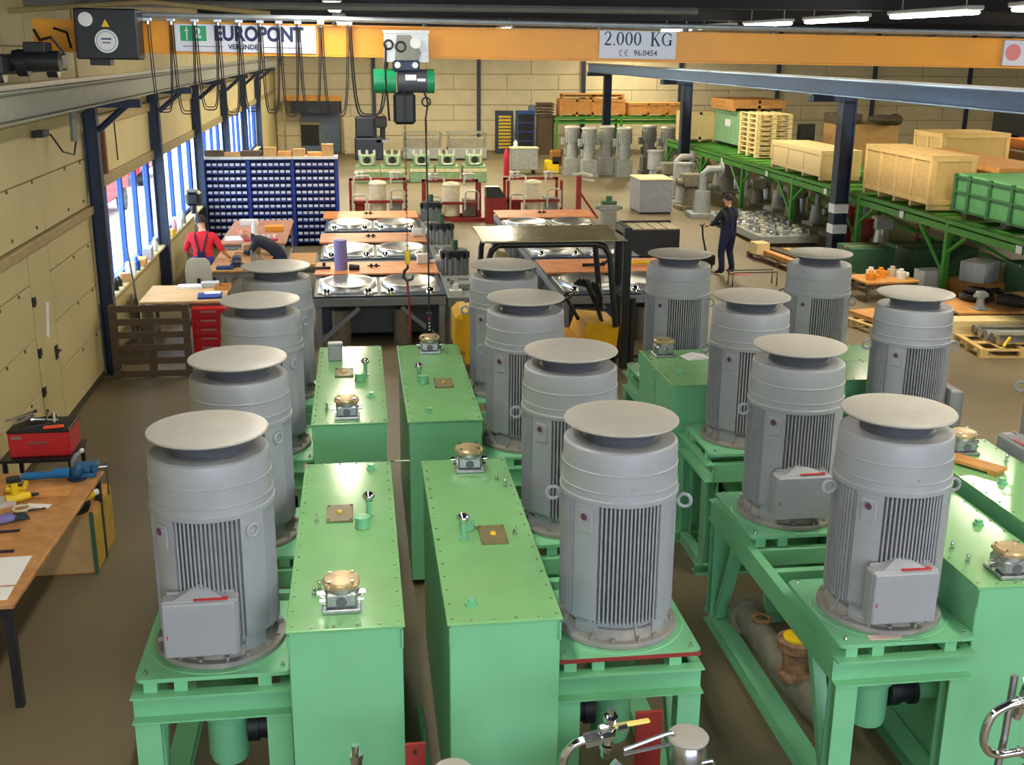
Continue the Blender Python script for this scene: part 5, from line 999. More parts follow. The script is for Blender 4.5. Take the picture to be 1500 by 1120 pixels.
# back rack across the hall end
t = thing('green_rack', 'green rack across the far end carrying long orange crates', 'rack', (9.6, 55.2, 0))
for x in (0, 3.2, 6.4):
    for y in (0, 1.2): B().box(x - .06, x + .06, y - .06, y + .06, 0, 1.85).obj('post', RGREEN, t, smooth=0)
for y in (0, 1.2):
    for x in (0, 3.2): B().box(x + .06, x + 3.14, y - .05, y + .05, 1.72, 1.85).obj('top_beam', RGREEN, t, smooth=0); B().box(x + .06, x + 3.14, y - .05, y + .05, 1.5, 1.6).obj('lower_beam', RGREEN, t, smooth=0)
B().box(.0, 6.4, .05, 1.15, 1.8, 1.84).obj('deck_plate', RGREEN, t, smooth=0)
crate('long orange plywood crate on the far rack, left one', (11.35, 55.7, 1.86), 0, 3.2, 1.0, .78, WOODO, 5); crate('shorter orange plywood crate on the far rack beside the column', (14.6, 55.7, 1.86), 0, 2.9, 1.0, .62, WOODO, 4); crate('flat crate lid stacked on the long orange crate', (11.4, 55.7, 2.66), 0, 3.0, .9, .24, WOODO, 3)
pt2 = thing('pallet_stack', 'small dark pallet stack at the left end of the far rack', 'pallets', (9.10, 55.9, 0)); B().box(-.35, .35, -.4, .4, 0, 1.8).obj('crate_base', WOODD, pt2, smooth=0)
for k in range(5): B().box(-.39, .39, -.45, .45, 1.82 + k * .14, 1.9 + k * .14).obj('pallet_deck', WOODD, pt2, smooth=0)
# goods on the long rack (deck at 1.62)
crate('big plywood crate with plank frame at the front of the rack', (12.72, 24.75, ZR + .02), PI / 2, 3.3, 1.0, 1.14, WOOD, 5, .12)
crate('pale pine crate left of the dark column on the rack', (12.70, 30.75, ZR + .02), PI / 2, 3.7, 1.1, .76, WOODL, 4, .1)
crate('tall plywood crate standing behind the big crate', (16.4, 29.6, ZR - .05), PI / 2, 1.6, 1.9, 1.28, WOOD, 3, .1)
t2 = table('green_platform', 'green steel platform behind the rack carrying tall crates', (16.8, 30.0, 0), 0, 3.6, 14, ZR - .06, RGREEN, RGREEN, cat='platform')
crate('long flat crate running behind the big crate to the right edge', (14.35, 25.4, ZR), PI / 2, 5.2, 1.5, .92, WOODO, 6, .1)
ob = thing('timber_bundle', 'rust brown long beams lying on the far crates at right', 'beams', (18.6, 28.4, ZR + .75)); 
for k in range(4): B().box(-.3 + k * .3, -.04 + k * .3, -2.6, 2.6 - k * .4, 0, .26).obj('beam', mat('rust_orange', (196, 116, 40), .6), ob, smooth=0)
B().box(-.9, .9, -2.6, 2.6, -.755, 0).obj('bearer', WOODD, ob, smooth=0)
bk = thing('black_container', 'long black container at the far right below the runway', 'container', (20.6, 32.2, 0)); B().box(-.5, .5, -2.3, 2.3, 2.5, 3.2, .02).obj('container_body', BLACKP, bk); 
for y in (-2.2, 2.2): B().box(-.4, .4, y - .06, y + .06, 0, 2.5).obj('stand', BLACKP, bk, smooth=0)
gct = thing('green_container', 'green steel container with ribs right of the big crate', 'container', (13.4, 20.6, ZR)); B().box(-.95, .95, -1.2, 1.9, .12, .88, .02).obj('container_body', mat('container_green', (82, 148, 88), .5), gct)
for y in (-1.1, -.3, .5, 1.3, 1.85): B().box(-.99, -.95, y - .05, y + .05, .1, .88).obj('rib', mat('container_green_dark', (44, 96, 54), .5), gct, smooth=0)
for z in (.12, .5, .8): B().box(-.985, -.95, -1.2, 1.9, z, z + .04).obj('band', MATS['container_green_dark'], gct, smooth=0)
for y in (-1.0, 0, 1.5): B().box(-.9, .9, y - .1, y + .1, 0, .12).obj('runner', WOODD, gct, smooth=0)
gb = thing('green_machine_box', 'pale green steel box with a white paper on its face', 'box', (14.1, 40.6, ZR)); B().box(-.75, .75, -1.5, 1.5, .1, 1.28, .01).obj('box_body', mat('box_green', (128, 172, 128), .5), gb); B().box(-.25, .05, -1.515, -1.5, .7, .95).obj('paper', PAPER, gb, smooth=0); B().box(-.765, -.75, -.4, .2, .7, .95).obj('paper', PAPER, gb, smooth=0)
for y in (-1.4, 1.2): B().box(-.7, .7, y, y + .2, 0, .1).obj('runner', WOODD, gb, smooth=0)
crate('brown flat crate stacked on the pale green box', (14.1, 40.7, ZR + 1.29), 0, 1.9, 2.6, .36, WOODO, 3); crate('pine crate beside the pale green box near the column', (12.9, 43.0, ZR), 0, 1.2, 1.2, 1.1, WOODL, 3)
ps = thing('pallet_stack', 'tall stack of pale pallets on the rack', 'pallets', (13.35, 36.6, ZR)); NP = 9
for k in range(NP):
    z = k * .155
    for i in range(5): B().box(-.58 + i * .26, -.46 + i * .26, -.85, .85, z + .115, z + .14).obj('deck_board', WOODL, ps, smooth=0)
    for y in (-.85, -.06, .73):
        B().box(-.6, .6, y, y + .12, z, z + .025).obj('bottom_board', WOODL, ps, smooth=0); B().box(-.6, .6, y, y + .12, z + .095, z + .115).obj('stringer_board', WOODL, ps, smooth=0)
        for x in (-.6, -.07, .46): B().box(x, x + .14, y + .005, y + .115, z + .025, z + .095).obj('pallet_block', WOODL, ps, smooth=0)
carton('large brown carton right of the pallet stack', (16.2, 35.6, ZR - .05), .05, 1.6, 2.0, 1.15, mat('kraft', (188, 142, 92), .8), 'large_carton'); carton('dark panel leaning box between pallet stack and carton', (14.6, 36.2, ZR - .05), 0, .5, .3, 1.1, BLACKP, 'dark_box')
tp = thing('tarpaulin_heap', 'dark tarpaulin heap on top of the large carton', 'tarpaulin', (16.5, 34.6, ZR + 1.13)); B().ball((0, 0, .15), .5, 14, 8, 1.0, 1.2, .3).ball((.45, .2, .12), .26, 10, 6, 1, 1, .8).obj('tarpaulin', mat('tarp', (84, 70, 52), .9, bump=.6, bscale=6), tp)
carton('dark brown panel stack on the large carton', (15.7, 35.9, ZR + 1.1), 0, .8, 1.2, .3, WOODD, 'panel_stack'); crate('low brown crates under the long crate at the right', (13.3, 18.3, ZR), PI / 2, 1.8, 1.4, .25, WOODD, 3, .08)
# ---------------------------------------------------------------- goods under and before the rack
def machine_part(label, x, y, z, s, k, m_=GMACH, grp='grey machine parts stored under the rack'):
    t = thing('pump_part', label, 'machine part', (x, y, z), random.uniform(-.2, .2), grp)
    B().box(-.3 * s, .3 * s, -.3 * s, .3 * s, 0, .1 * s, .01).obj('base', m_, t); B().cyl((0, 0, .1 * s), (0, 0, .55 * s), .2 * s, .16 * s, n=14).obj('body', m_, t)
    if k % 3 == 0: B().cyl((0, 0, .55 * s), (0, 0, 1.05 * s), .24 * s, n=16).cyl((0, 0, 1.05 * s), (0, 0, 1.1 * s), .27 * s, n=16).obj('motor', m_, t)
    elif k % 3 == 1: B().box(-.22 * s, .22 * s, -.2 * s, .2 * s, .55 * s, .85 * s, .02).cyl((-.35 * s, 0, .65 * s), (.35 * s, 0, .65 * s), .09 * s, n=12).obj('valve_block', m_, t)
    else: B().tube([(0, 0, .5 * s), (0, 0, .9 * s), (.1 * s, 0, 1.0 * s), (.35 * s, 0, 1.0 * s)], .08 * s, 10).cyl((.35 * s, 0, 1.0 * s), (.4 * s, 0, 1.0 * s), .16 * s, n=14).obj('elbow', m_, t)
    return t
ROW = ['first', 'second', 'third', 'fourth', 'fifth', 'sixth', 'seventh', 'eighth', 'ninth', 'tenth', 'eleventh', 'twelfth', 'thirteenth', 'fourteenth', 'fifteenth', 'sixteenth']
n_ = 0
for i, y in enumerate((41.6, 39.3, 38.0, 36.8, 35.6, 33.9)): machine_part('%s grey machine part along the rack front, counted from the far end' % ROW[i], 11.0 - i * .1, y, 0, 1.25 + .1 * (i % 3), i, [GMACH, CAST, GMACH][i % 3])
for i in range(14):
    y = 42.5 - i * 1.05; machine_part('%s grey part stored inside the rack, counted from the far end' % ROW[i], 13.1 + .35 * (i % 3), y, 0, 1.05 + .15 * (i % 2), i + 1, [CAST, GMACH, STEEL][i % 3])
# low platform with rows of bright fittings
lp = thing('fitting_pallet', 'low grey pallet rack crowded with bright valve fittings', 'pallet', (11.15, 30.4, 0)); B().box(-.8, .8, -2.2, 2.2, .1, .28).obj('platform', GMACH, lp, smooth=0)
for y in (-2.0, 0, 1.9): B().box(-.8, .8, y, y + .12, 0, .1).obj('runner', WOODD, lp, smooth=0)
PALEM = mat('pale_metal', (208, 204, 188), .4, .4)
for i in range(5):
    for j in range(9):
        x = 11.15 - .62 + i * .31; y = 30.4 - 1.95 + j * .48; h = .07 + .08 * random.random()
        simple('valve_fitting', 'bright fitting, %s row from the aisle, %s from the near end' % (ROW[i], ROW[j]), 'fitting', B().at((x, y, .28), rz=random.uniform(0, 3)).cyl((0, 0, 0), (0, 0, .02), .11, n=10).cyl((0, 0, .02), (0, 0, h), .075, .065, n=10).cyl((-.13, 0, h * .6), (.13, 0, h * .6), .04, n=8).cyl((0, 0, h), (0, 0, h + .03), .085, n=8), [PALEM, STEEL, GMACH][(i + j) % 3], 'bright fittings on the low pallet')
p3 = pallet('long dark pallet with planks beside the man in blue', (10.3, 25.4, 0), PI / 2 + .12, 3.2, 1.1, WOODD); 
for k in range(3): simple('timber_plank', ['left', 'middle', 'right'][k] + ' weathered plank lying on the long dark pallet', 'plank', B().at((10.0 + k * .32, 25.4, .14), rz=.12).box(-.1, .1, -1.5 + .2 * k, 1.3, 0, .1), [WOODO, WOODD, WOOD][k], smooth=0)
carton('pale wooden block at the far end of the long dark pallet', (9.75, 26.55, .14), .1, .35, .4, .28, WOODL, 'wood_block')
pallet('second dark pallet under the planks near the column', (10.4, 23.1, 0), .1, 1.1, .9, WOODD, .2)
carton('dark green bin right of the taped column', (11.45, 24.3, 0), 0, 1.0, .9, .68, DGREEN, 'green_bin'); carton('long dark green bin under the rack front', (13.2, 24.6, 0), 0, 1.7, 1.2, .62, DGREEN, 'green_bin')
carton('dark green bin under the near rack bay at right', (13.9, 21.2, 0), 0, 1.1, 1.1, .78, DGREEN, 'green_bin'); carton('dark green bin at the right edge under the rack', (14.2, 19.2, 0), 0, .9, 1.2, .8, DGREEN, 'green_bin')
for i, (x, y, h) in enumerate(((12.6, 26.9, .75), (13.3, 27.4, .95), (14.0, 26.9, .7), (12.7, 28.3, .85))): machine_part(['red brown pump on a stand behind the green bin', 'white and brown pump behind the green bin', 'brown pump deep under the rack', 'brown pump left of the taped column'][i], x, y, 0, h * 1.1, i, [REDOX, PALEM, RUST, REDOX][i], 'brown pumps under the rack')
carton('white box on the floor by the near rack post', (12.0, 22.3, 0), .1, .5, .4, .5, WHITE, 'white_box'); carton('tilted grey white carton right of the near rack post', (12.95, 22.0, .3), .6, .66, .55, .42, mat('pale_carton', (196, 196, 200), .7), 'pale_box')
carton('wooden box under the tilted carton', (12.9, 22.0, 0), .1, .9, .8, .3, WOODO, 'wood_box')
ct = table('parts_table', 'low wooden table with orange and white parts behind the right motors', (10.75, 21.9, 0), .1, 1.2, .9, .42, WOODO, WOODD, cat='table')
for i, (x, y, m_) in enumerate(((10.4, 21.7, mat('bright_orange', (240, 150, 40), .5)), (10.75, 22.0, MATS['bright_orange']), (10.55, 22.05, WHITE), (11.05, 22.1, PALEM), (11.1, 21.8, WHITE))): simple('pump_fitting', ['orange fitting at the left of the low wooden table', 'orange fitting at the back of the low wooden table', 'white fitting between the orange ones on the low table', 'pale fitting at the back right of the low table', 'white fitting at the front right of the low table'][i], 'fitting', B().at((x, y, .42)).cyl((0, 0, 0), (0, 0, .14), .1, n=14).cyl((0, 0, .14), (0, 0, .2), .05, n=10).cyl((0, 0, .08), (.16, 0, .08), .05, n=10), m_)
p4 = pallet('yellowish pallet with planks behind the right motors', (9.6, 19.6, 0), .25, 1.2, 1.2, WOOD); simple('wood_board', 'orange wooden board on the yellowish pallet', 'board', B().at((9.75, 19.75, .14), rz=.25).box(-.5, .45, -.35, .35, 0, .06), WOODO, smooth=0)
p5 = pallet('pallet with steel shafts at the right edge of the aisle', (11.05, 17.55, 0), -.1, 1.5, 1.1, WOOD, .16)
for k in range(5): simple('steel_shaft', ['first', 'second', 'third', 'fourth', 'fifth'][k] + ' grey steel shaft on the right edge pallet, counted from the front', 'shaft', B().at((11.15, 17.2 + k * .2, .16 + .09), rz=-.1).cyl((-.45, 0, 0), (.75, 0, 0), .085, n=14).cyl((-.5, 0, 0), (-.3, 0, 0), .09, n=14).cyl((.2, 0, 0), (.3, 0, 0), .09, n=14), [STEEL, CAST, GMACH][k % 3], 'steel shafts on the right edge pallet')
simple('yellow_strap', 'yellow strap end at the corner of the shaft pallet', 'strap', B().at((10.72, 17.1, .2), rz=.6).tube([(-.1, 0, 0), (0, 0, .06), (.1, 0, .12)], .025, 6), YEL)
ct2 = table('parts_table', 'wooden table strewn with black and white parts at the right edge', (12.2, 19.55, 0), -.05, 2.6, 1.3, .34, WOODO, WOODD, cat='table')
sheet('white plastic sheet on the right edge table', 12.9, 19.4, .34, 1.1, .7, .1, PAPER, 'plastic_sheet', .03)
simple('hose_coil', 'coil of black hoses on the right edge table', 'hoses', B().torus((11.75, 19.95, .42), .26, .07).torus((11.8, 19.93, .53), .22, .06, (.1, .1, 1)).smooth([(11.9, 20.0, .45), (12.2, 20.05, .5), (12.4, 20.1, .41)], .06, 8), BLACK)
simple('black_sleeve', 'ribbed black sleeve lying in front on the right edge table', 'sleeve', B().tube([(11.9, 19.45, .46), (12.05, 19.3, .48), (12.25, 19.1, .46)], [.1, .13, .1], 12), mat('black_rib', (40, 34, 32), .7))
carton('small tan carton on the right edge table', (12.6, 19.95, .34), .2, .4, .3, .12); carton('stack of white trays at the far right edge', (13.2, 19.75, .34), .1, .5, .6, .5, PAPER, 'white_trays'); machine_part('grey casting on the right edge table', 11.4, 19.2, .34, .4, 1, GMACH, None)
crate('long pale wooden box before the right edge table', (11.3, 18.55, 0), -.06, 1.7, .4, .3, WOODL, 2, .05)
mt = thing('floor_stand', 'thin wire trolley frame on the floor before the man in blue', 'frame', (8.5, 23.3, 0)); B().tube([(-.5, 0, 0), (-.5, 0, .3), (.5, 0, .3), (.5, 0, 0)], .015, 6).tube([(-.5, .3, 0), (-.5, .3, .3), (.5, .3, .3), (.5, .3, 0)], .015, 6).obj('wire_frame', BLACKP, mt); B().box(-.45, -.1, .02, .28, .24, .26).obj('pink_sheet', mat('pink_sheet', (216, 120, 116), .7), mt, smooth=0)
# ================================================================ people
SKIN = mat('skin', (206, 150, 120), .55, var=.05); HAIRD = mat('dark_hair', (40, 28, 22), .7, var=.2)
def skin_mesh(name, nodes, edges, rad, subdiv=2):
    me = bpy.data.meshes.new(name); me.from_pydata([nodes[k] for k in nodes], [], [])
    idx = {k: i for i, k in enumerate(nodes)}
    me = bpy.data.meshes.new(name); me.from_pydata([nodes[k] for k in nodes], [(idx[a], idx[b_]) for a, b_ in edges], [])
    o = bpy.data.objects.new(name, me); C.objects.link(o)
    sk = o.modifiers.new('skin', 'SKIN'); sk.use_smooth_shade = True
    if not me.skin_vertices: me.skin_vertices.new()
    for k in nodes:
        r = rad[k]; v = me.skin_vertices[0].data[idx[k]]; v.radius = r if isinstance(r, tuple) else (r, r); v.use_root = (k == 'pelvis')
    ss = o.modifiers.new('sub', 'SUBSURF'); ss.levels = subdiv; ss.render_levels = subdiv
    dg = bpy.context.evaluated_depsgraph_get(); out = bpy.data.meshes.new_from_object(o.evaluated_get(dg))
    bpy.data.objects.remove(o); bpy.data.meshes.remove(me); out.name = name; return out
def lerp(a, b_, t): return tuple(a[i] + (b_[i] - a[i]) * t for i in range(3))
def hand(nodes, edges, rad, s, wrist, tip_dir, side, thumb_dir):
    """palm and five unequal bent fingers growing out of the wrist"""
    w = Vector(wrist); d = Vector(tip_dir).normalized(); sd = (Vector(side) - d * d.dot(Vector(side))).normalized(); dn = d.cross(sd)
    if dn.z > 0: dn = -dn
    p = w + d * .075; nodes[s + 'palm'] = tuple(p); rad[s + 'palm'] = (.034, .018); edges.append((s + 'wrist', s + 'palm'))
    for i, L in enumerate((.068, .078, .074, .058)):
        o = (i - 1.5) * .019; a = p + d * .02 + sd * o; b_ = a + d * L * .5 + dn * .012; c = b_ + d * L * .3 + dn * .03
        for n_, q, r in (('a', a, .010), ('b', b_, .0095), ('c', c, .008)): nodes[s + 'f%d' % i + n_] = tuple(q); rad[s + 'f%d' % i + n_] = r
        edges += [(s + 'palm', s + 'f%da' % i), (s + 'f%da' % i, s + 'f%db' % i), (s + 'f%db' % i, s + 'f%dc' % i)]
    t0 = w + d * .03 + sd * thumb_dir * .03; t1 = t0 + d * .03 + sd * thumb_dir * .03; t2 = t1 + d * .035
    for n_, q, r in (('t0', t0, .012), ('t1', t1, .011), ('t2', t2, .009)): nodes[s + n_] = tuple(q); rad[s + n_] = r
    edges += [(s + 'wrist', s + 't0'), (s + 't0', s + 't1'), (s + 't1', s + 't2')]
def person(label, loc, rz, J, mats, zone, hair, head_tilt=(0, 0, 0), bald=False, extra=None):
    """J: joints in a frame where the person faces +y; zone(p) picks the material of a face by its place"""
    nodes = {}; rad = {}; edges = []
    def nd(k, p, r): nodes[k] = tuple(p); rad[k] = r
    nd('pelvis', J['pelvis'], (.185, .145)); nd('waist', J['waist'], (.180, .135)); nd('chest', J['chest'], (.200, .145)); nd('neckb', J['neckb'], (.095, .085)); nd('neck', J['neck'], (.060, .060)); 
    edges += [('pelvis', 'waist'), ('waist', 'chest'), ('chest', 'neckb'), ('neckb', 'neck')]
    hd = Vector(J['head']); up = (hd - Vector(J['neck'])).normalized()
    nd('skull0', hd - up * .06, (.074, .084)); nd('skull1', hd + up * .035, (.088, .108)); nd('skull2', hd + up * .10, (.062, .076)); edges += [('neck', 'skull0'), ('skull0', 'skull1'), ('skull1', 'skull2')]
    for s in 'lr':
        nd(s + 'sh', J[s + 'sh'], .086); nd(s + 'el', J[s + 'el'], .060); nd(s + 'ua', lerp(J[s + 'sh'], J[s + 'el'], .5), .072); nd(s + 'fa', lerp(J[s + 'el'], J[s + 'wr'], .35), .052); nd(s + 'wrist', J[s + 'wr'], .029)
        edges += [('chest', s + 'sh'), (s + 'sh', s + 'ua'), (s + 'ua', s + 'el'), (s + 'el', s + 'fa'), (s + 'fa', s + 'wrist')]
        hand(nodes, edges, rad, s, J[s + 'wr'], J[s + 'hd'], (1, 0, 0) if abs(Vector(J[s + 'hd']).normalized().x) < .8 else (0, 1, 0), 1 if s == 'l' else -1)
        nd(s + 'hip', J[s + 'hip'], .125); nd(s + 'th', lerp(J[s + 'hip'], J[s + 'kn'], .5), .105); nd(s + 'kn', J[s + 'kn'], .084); nd(s + 'cf', lerp(J[s + 'kn'], J[s + 'an'], .35), .080); nd(s + 'an', J[s + 'an'], .060); nd(s + 'heel', Vector(J[s + 'an']) + Vector((0, -.03, -.055)), .035); nd(s + 'toe', J[s + 'to'], (.042, .030))
        edges += [('pelvis', s + 'hip'), (s + 'hip', s + 'th'), (s + 'th', s + 'kn'), (s + 'kn', s + 'cf'), (s + 'cf', s + 'an'), (s + 'an', s + 'heel'), (s + 'an', s + 'toe')]
    me = skin_mesh('body', nodes, edges, rad)
    for m_ in mats: me.materials.append(m_)
    for p in me.polygons: p.material_index = zone(p.center)
    me.polygons.foreach_set('use_smooth', [True] * len(me.polygons))
    t = tag(mk('person', None, None, loc, rz), label, 'person')
    mk('body', me, t)
    fr = Vector((0, 1, 0)); fr = (Matrix.Rotation(head_tilt[2], 3, 'Z') @ fr); fr = (fr - up * fr.dot(up)).normalized(); rt = fr.cross(up)
    M = Matrix((rt, fr, up)).transposed().to_4x4(); M.translation = hd
    f = B(); f.M = M
    f.tube([(0, .085, .035), (0, .115, -.005), (0, .095, -.02)], [.009, .016, .012], 8).obj('nose', SKIN, t)
    e = B(); e.M = M
    for x in (-.032, .032): e.ball((x, .092, .022), .012, 8, 6)
    e.obj('eyes', mat('eye_white', (226, 222, 214), .3, var=0), t)
    for x in (-.032, .032):
        q = B(); q.M = M; q.ball((x, .102, .022), .006, 8, 6); q.obj('iris', BLACK, t)
    q = B(); q.M = M; q.box(-.024, .024, .080, .096, -.052, -.042, .004); q.obj('mouth', mat('lips', (170, 96, 86), .6, var=0), t)
    for x in (-.094, .094):
        q = B(); q.M = M; q.ball((x, .0, .01), .028, 10, 6, .35, .6, 1.0); q.obj('ear', SKIN, t)
    if not bald:
        h = B(); h.M = M
        vs = []; n = 18; rows = 8
        for i in range(rows + 1):
            th = PI * .62 * i / rows
            for k in range(n):
                a = 2 * PI * k / n; fz = max(0, math.sin(a)); lim = 1 - .45 * fz * (i / rows)
                tt = th * lim; vs.append((.104 * math.sin(tt) * math.cos(a), .124 * math.sin(tt) * math.sin(a) - .008, .128 * math.cos(tt) + .034))
        fs = [(i * n + k, i * n + (k + 1) % n, (i + 1) * n + (k + 1) % n, (i + 1) * n + k) for i in range(rows) for k in range(n)]
        h.add(vs, [tuple(reversed(x)) for x in fs]); h.obj('hair', hair, t, smooth=60)
    if extra: extra(t)
    return t
OVB = mat('overall_blue', (22, 29, 66), .8, var=.18, scale=14, bump=.3, bscale=18); DKS = mat('dark_shirt', (30, 34, 48), .85, var=.2, bump=.3, bscale=18); REDS = mat('red_shirt', (214, 30, 44), .8, var=.12, scale=10, bump=.3, bscale=16); SHOE = mat('work_shoe', (28, 26, 26), .6)
# the man in blue overalls holding the pallet truck handle, seen from behind
J = dict(pelvis=(0, 0, .96), waist=(0, 0, 1.12), chest=(0, .02, 1.36), neckb=(0, .03, 1.50), neck=(0, .04, 1.56), head=(0, .06, 1.68),
         lsh=(-.22, .02, 1.42), lel=(-.31, .16, 1.17), lwr=(-.20, .38, 1.10), lhd=(.1, .9, -.2), rsh=(.22, .02, 1.42), rel=(.31, .12, 1.16), rwr=(.05, .34, 1.12), rhd=(-.6, .6, -.2),
         lhip=(-.11, 0, .90), lkn=(-.15, .05, .50), lan=(-.17, -.03, .10), lto=(-.20, .16, .035), rhip=(.11, 0, .90), rkn=(.15, .06, .50), ran=(.16, -.06, .10), rto=(.19, .13, .035))
def zone_blue(p):
    if p.z < .10: return 3
    if p.z > 1.545: return 0
    if abs(p.x) < .26 and p.z < 1.02 or (abs(p.x) < .18 and p.z < 1.28): return 1
    if p.y > .33 and p.z < 1.25: return 0
    return 2
def straps(t):
    for x in (-.085, .085): B().tube([(x, -.14, 1.05), (x * 1.05, -.14, 1.25), (x * 1.1, -.125, 1.40), (x * 1.1, -.03, 1.52), (x, .08, 1.44)], .016, 6).obj('brace_strap', OVB, t)
person('man in dark blue overalls standing with his back turned by the rack', (8.32, 24.75, 0), .55, J, [SKIN, OVB, DKS, SHOE], zone_blue, HAIRD, (0, 0, .35), extra=straps)
# the worker in a red shirt and blue bib overalls, seen from behind at the bench
J2 = dict(pelvis=(0, 0, .95), waist=(0, .01, 1.10), chest=(0, .05, 1.34), neckb=(0, .08, 1.47), neck=(0, .10, 1.53), head=(-.03, .14, 1.645),
          lsh=(-.23, .04, 1.40), lel=(-.34, .06, 1.12), lwr=(-.28, .28, 1.0), lhd=(.2, .8, -.3), rsh=(.23, .04, 1.40), rel=(.37, .02, 1.14), rwr=(.43, .22, 1.0), rhd=(.1, .8, -.4),
          lhip=(-.10, 0, .89), lkn=(-.12, .04, .50), lan=(-.12, -.02, .10), lto=(-.14, .17, .035), rhip=(.10, 0, .89), rkn=(.12, .04, .50), ran=(.12, -.02, .10), rto=(.14, .17, .035))
def zone_red(p):
    if p.z < .10: return 3
    if p.z > 1.50: return 0
    if abs(p.x) < .235 and p.z < 1.02: return 1
    if abs(p.x) > .235 and p.z < 1.17 and (p.y > .05 or p.z < 1.12): return 0
    return 2
def straps2(t):
    for s in (-1, 1): B().tube([(s * .03, -.12, 1.06), (s * .06, -.125, 1.22), (s * .11, -.09, 1.40), (s * .12, .0, 1.48), (s * .10, .13, 1.42)], .017, 6).obj('brace_strap', DKS, t)
    B().box(-.08, .08, -.135, -.11, 1.0, 1.13, .01).obj('brace_yoke', OVB, t)
person('worker in a red shirt and dark braces with back turned at the window bench', (-3.05, 22.3, 0), -.1, J2, [SKIN, mat('overall_bright', (40, 62, 160), .8, var=.15), REDS, SHOE], zone_red, HAIRD, (0, 0, .6), extra=straps2)
# the worker leaning over the bench
J3 = dict(pelvis=(0, -.42, .93), waist=(0, -.30, 1.06), chest=(0, -.02, 1.20), neckb=(0, .12, 1.26), neck=(0, .18, 1.29), head=(0, .29, 1.33),
          lsh=(-.19, .02, 1.20), lel=(-.26, .14, .99), lwr=(-.16, .34, 1.0), lhd=(.3, .9, -.1), rsh=(.19, .02, 1.20), rel=(.26, .14, .99), rwr=(.16, .36, 1.0), rhd=(-.3, .9, -.1),
          lhip=(-.10, -.42, .88), lkn=(-.12, -.36, .48), lan=(-.12, -.44, .10), lto=(-.13, -.26, .035), rhip=(.10, -.42, .88), rkn=(.12, -.36, .48), ran=(.12, -.44, .10), rto=(.13, -.26, .035))
def zone_lean(p):
    if p.z < .10: return 3
    if p.y > .155 and p.z > 1.18: return 0
    if p.z < .98 and p.y < -.2: return 1
    if p.y > .28: return 0
    return 2
person('bald worker in a dark shirt leaning over the bench to the left', (-2.02, 23.0, 0), PI / 2 - .15, J3, [SKIN, OVB, DKS, SHOE], zone_lean, HAIRD, (0, 0, 0), bald=True)
# ================================================================ chrome pipework of the units just below the viewer
def hydraulic_rig(label, loc, rz, parts):
    t = thing('pipe_rig', label, 'pipework', loc, rz)
    for nm, b_, m_ in parts: b_.obj(nm, m_, t)
    return t
def block_valve(b_, x, y, z, n=5, st=.05):
    for i in range(n): b_.cyl((x, y + i * st * .3, z - i * st), (x, y + (i + .8) * st * .3, z - (i + .8) * st), .03 if i % 2 else .04, n=6)
    return b_
rg = B(); rg.smooth([(-.26, 0, -.55), (-.26, 0, -.16), (-.24, 0, -.07), (-.18, 0, -.01), (-.06, 0, .02), (.02, 0, .03)], .026, 12)
fg = B(); fg.cyl((-.14, 0, .0), (-.05, 0, .02), .042, n=6); fg.cyl((-.04, 0, .02), (.02, 0, .03), .034, n=6); block_valve(fg, .0, -.02, .16, 6, .055)
fg.cyl((.0, -.01, .16), (.0, -.01, .2), .02, n=8); fg.cyl((-.02, -.02, .1), (-.07, -.04, .1), .02, n=6); fg.cyl((.05, 0, .06), (.1, 0, .07), .02, n=6); fg.cyl((.06, -.02, -.14), (.0, -.04, -.2), .035, n=6)
lo = B(); lo.smooth([(.08, -.02, -.06), (.30, .0, .0), (.36, 0, .01), (.37, 0, -.03), (.34, 0, -.06), (.08, -.02, -.09)], .011, 8)
lo2 = B().smooth([(.1, -.1, -.2), (.50, -.08, -.14), (.58, -.08, -.15), (.6, -.08, -.3)], .011, 8)
pb2 = B().box(-.3, .45, -.35, -.05, -1.25, -.30, .01)
hydraulic_rig('chrome bent pipe with valve blocks at the bottom of the picture', (1.28, 5.30, 1.25), 0, [('bent_pipe', rg, CHROME), ('valve_block', fg, CHROME), ('thin_pipe', lo, STEEL), ('thin_pipe', lo2, STEEL), ('base', pb2, CAST)])
simple('spanner', 'pale yellow flat tool above the chrome pipework', 'tool', B().at((1.42, 5.38, 1.275), rz=.05, ry=-.08).box(-.11, .11, -.02, .02, 0, .02, .008), mat('pale_yellow', (226, 206, 110), .5))
simple('red_bracket', 'dark red steel bracket behind the chrome pipework', 'bracket', B().box(1.56, 1.72, 5.78, 5.81, 0, 1.08).box(1.56, 1.72, 5.81, 5.97, .0, .03), REDOX, smooth=0)
mm = thing('small_motor', 'small grey motor with a round flat cap at the bottom of the picture', 'motor', (1.73, 5.3, .70)); B().cyl((0, 0, -.7), (0, 0, .3), .115, n=24).obj('motor_body', GREY, mm); B().lathe([(.09, .3), (.108, .34), (.108, .44), (.1, .48), (.085, .51)], n=28).obj('motor_neck', STEEL, mm); B().lathe([(.085, .51), (.112, .515), (.117, .53), (.11, .54), (.02, .548)], n=32).obj('cap', MATS['disc_grey_dust_and_light'], mm)
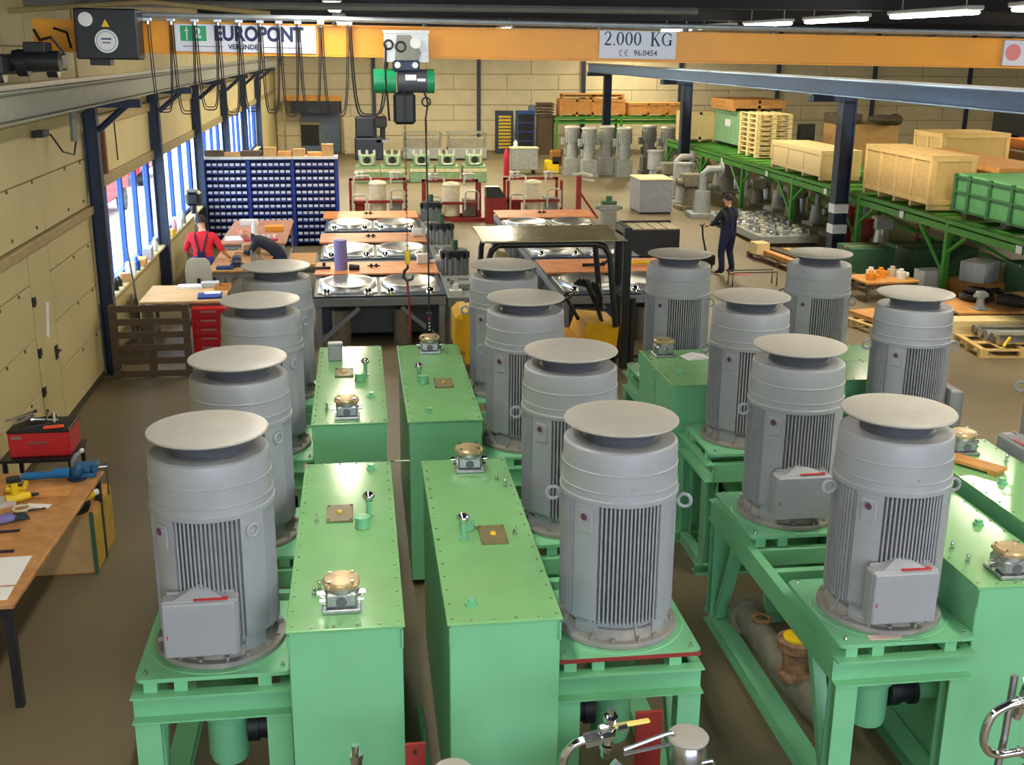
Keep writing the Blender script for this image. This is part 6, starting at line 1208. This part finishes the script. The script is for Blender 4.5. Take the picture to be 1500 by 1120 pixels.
mm2 = thing('small_motor', 'top of a second small grey motor at the lower edge between the units', 'motor', (.405, 5.22, .76)); B().cyl((0, 0, -.76), (0, 0, .3), .1, n=24).obj('motor_body', GREY, mm2); B().lathe([(.09, .3), (.12, .33), (.125, .4), (.1, .43), (.02, .44)], n=28).obj('cap', MATS['disc_grey_dust_and_light'], mm2)
simple('red_bracket', 'dark red steel plate standing between the two front tanks', 'bracket', B().box(.16, .275, 5.50, 5.52, 0, 1.17).box(.16, .275, 5.52, 5.68, 0, .02).m(1).cyl((.215, 5.501, 1.12), (.215, 5.495, 1.12), .012, n=10), [REDOX, BLACK], smooth=0)
ft = thing('pipe_fitting', 'single chrome screw fitting before the left front tank', 'fitting', (-.115, 5.5, 0)); B().cyl((0, 0, 0), (0, 0, 1.05), .026, n=10).obj('pipe', STEEL, ft); B().cyl((0, 0, 1.02), (0, 0, 1.10), .036, n=6).cyl((0, 0, 1.10), (0, 0, 1.135), .042, n=6).cyl((0, 0, 1.135), (0, 0, 1.19), .02, n=10).obj('screw_end', CHROME, ft)
simple('green_rod', 'long green rod lying on the floor between the front tanks', 'rod', B().tube([(.42, 5.4, .06), (.36, 6.4, .06), (.34, 7.6, .06)], .025, 8), GREEN)
tr3 = B().smooth([(.26, 0, -.235), (.10, 0, -.25), (.02, 0, -.255), (-.05, 0, -.22), (-.085, 0, -.13), (-.06, 0, .0), (.01, 0, .06), (.1, 0, .085), (.26, 0, .10)], .026, 12)
fg3 = B(); block_valve(fg3, .16, -.02, .28, 6, .06); fg3.cyl((.16, 0, -.25), (.24, 0, -.24), .04, n=6); fg3.cyl((.1, 0, .09), (.18, 0, .1), .036, n=6); fg3.cyl((.13, -.02, .24), (.1, -.06, .27), .03, n=6)
hydraulic_rig('chrome pipe loop at the lower right corner of the picture', (3.60, 5.30, 1.21), 0, [('pipe_loop', tr3, CHROME), ('valve_block', fg3, CHROME), ('stand_pipe', B().tube([(.12, .1, .2), (.1, .08, -.2), (.0, .05, -1.1)], .022, 8), STEEL), ('red_hose', B().tube([(.0, -.02, -.55), (.2, 0, -.38), (.5, .05, -.2)], .03, 8), mat('red_hose', (176, 60, 50), .6))])
simple('steel_shim', 'thin bright steel strip bridging the two middle tanks', 'strip', B().box(.19, .40, 9.90, 9.93, 1.22, 1.225), STEEL, smooth=0)
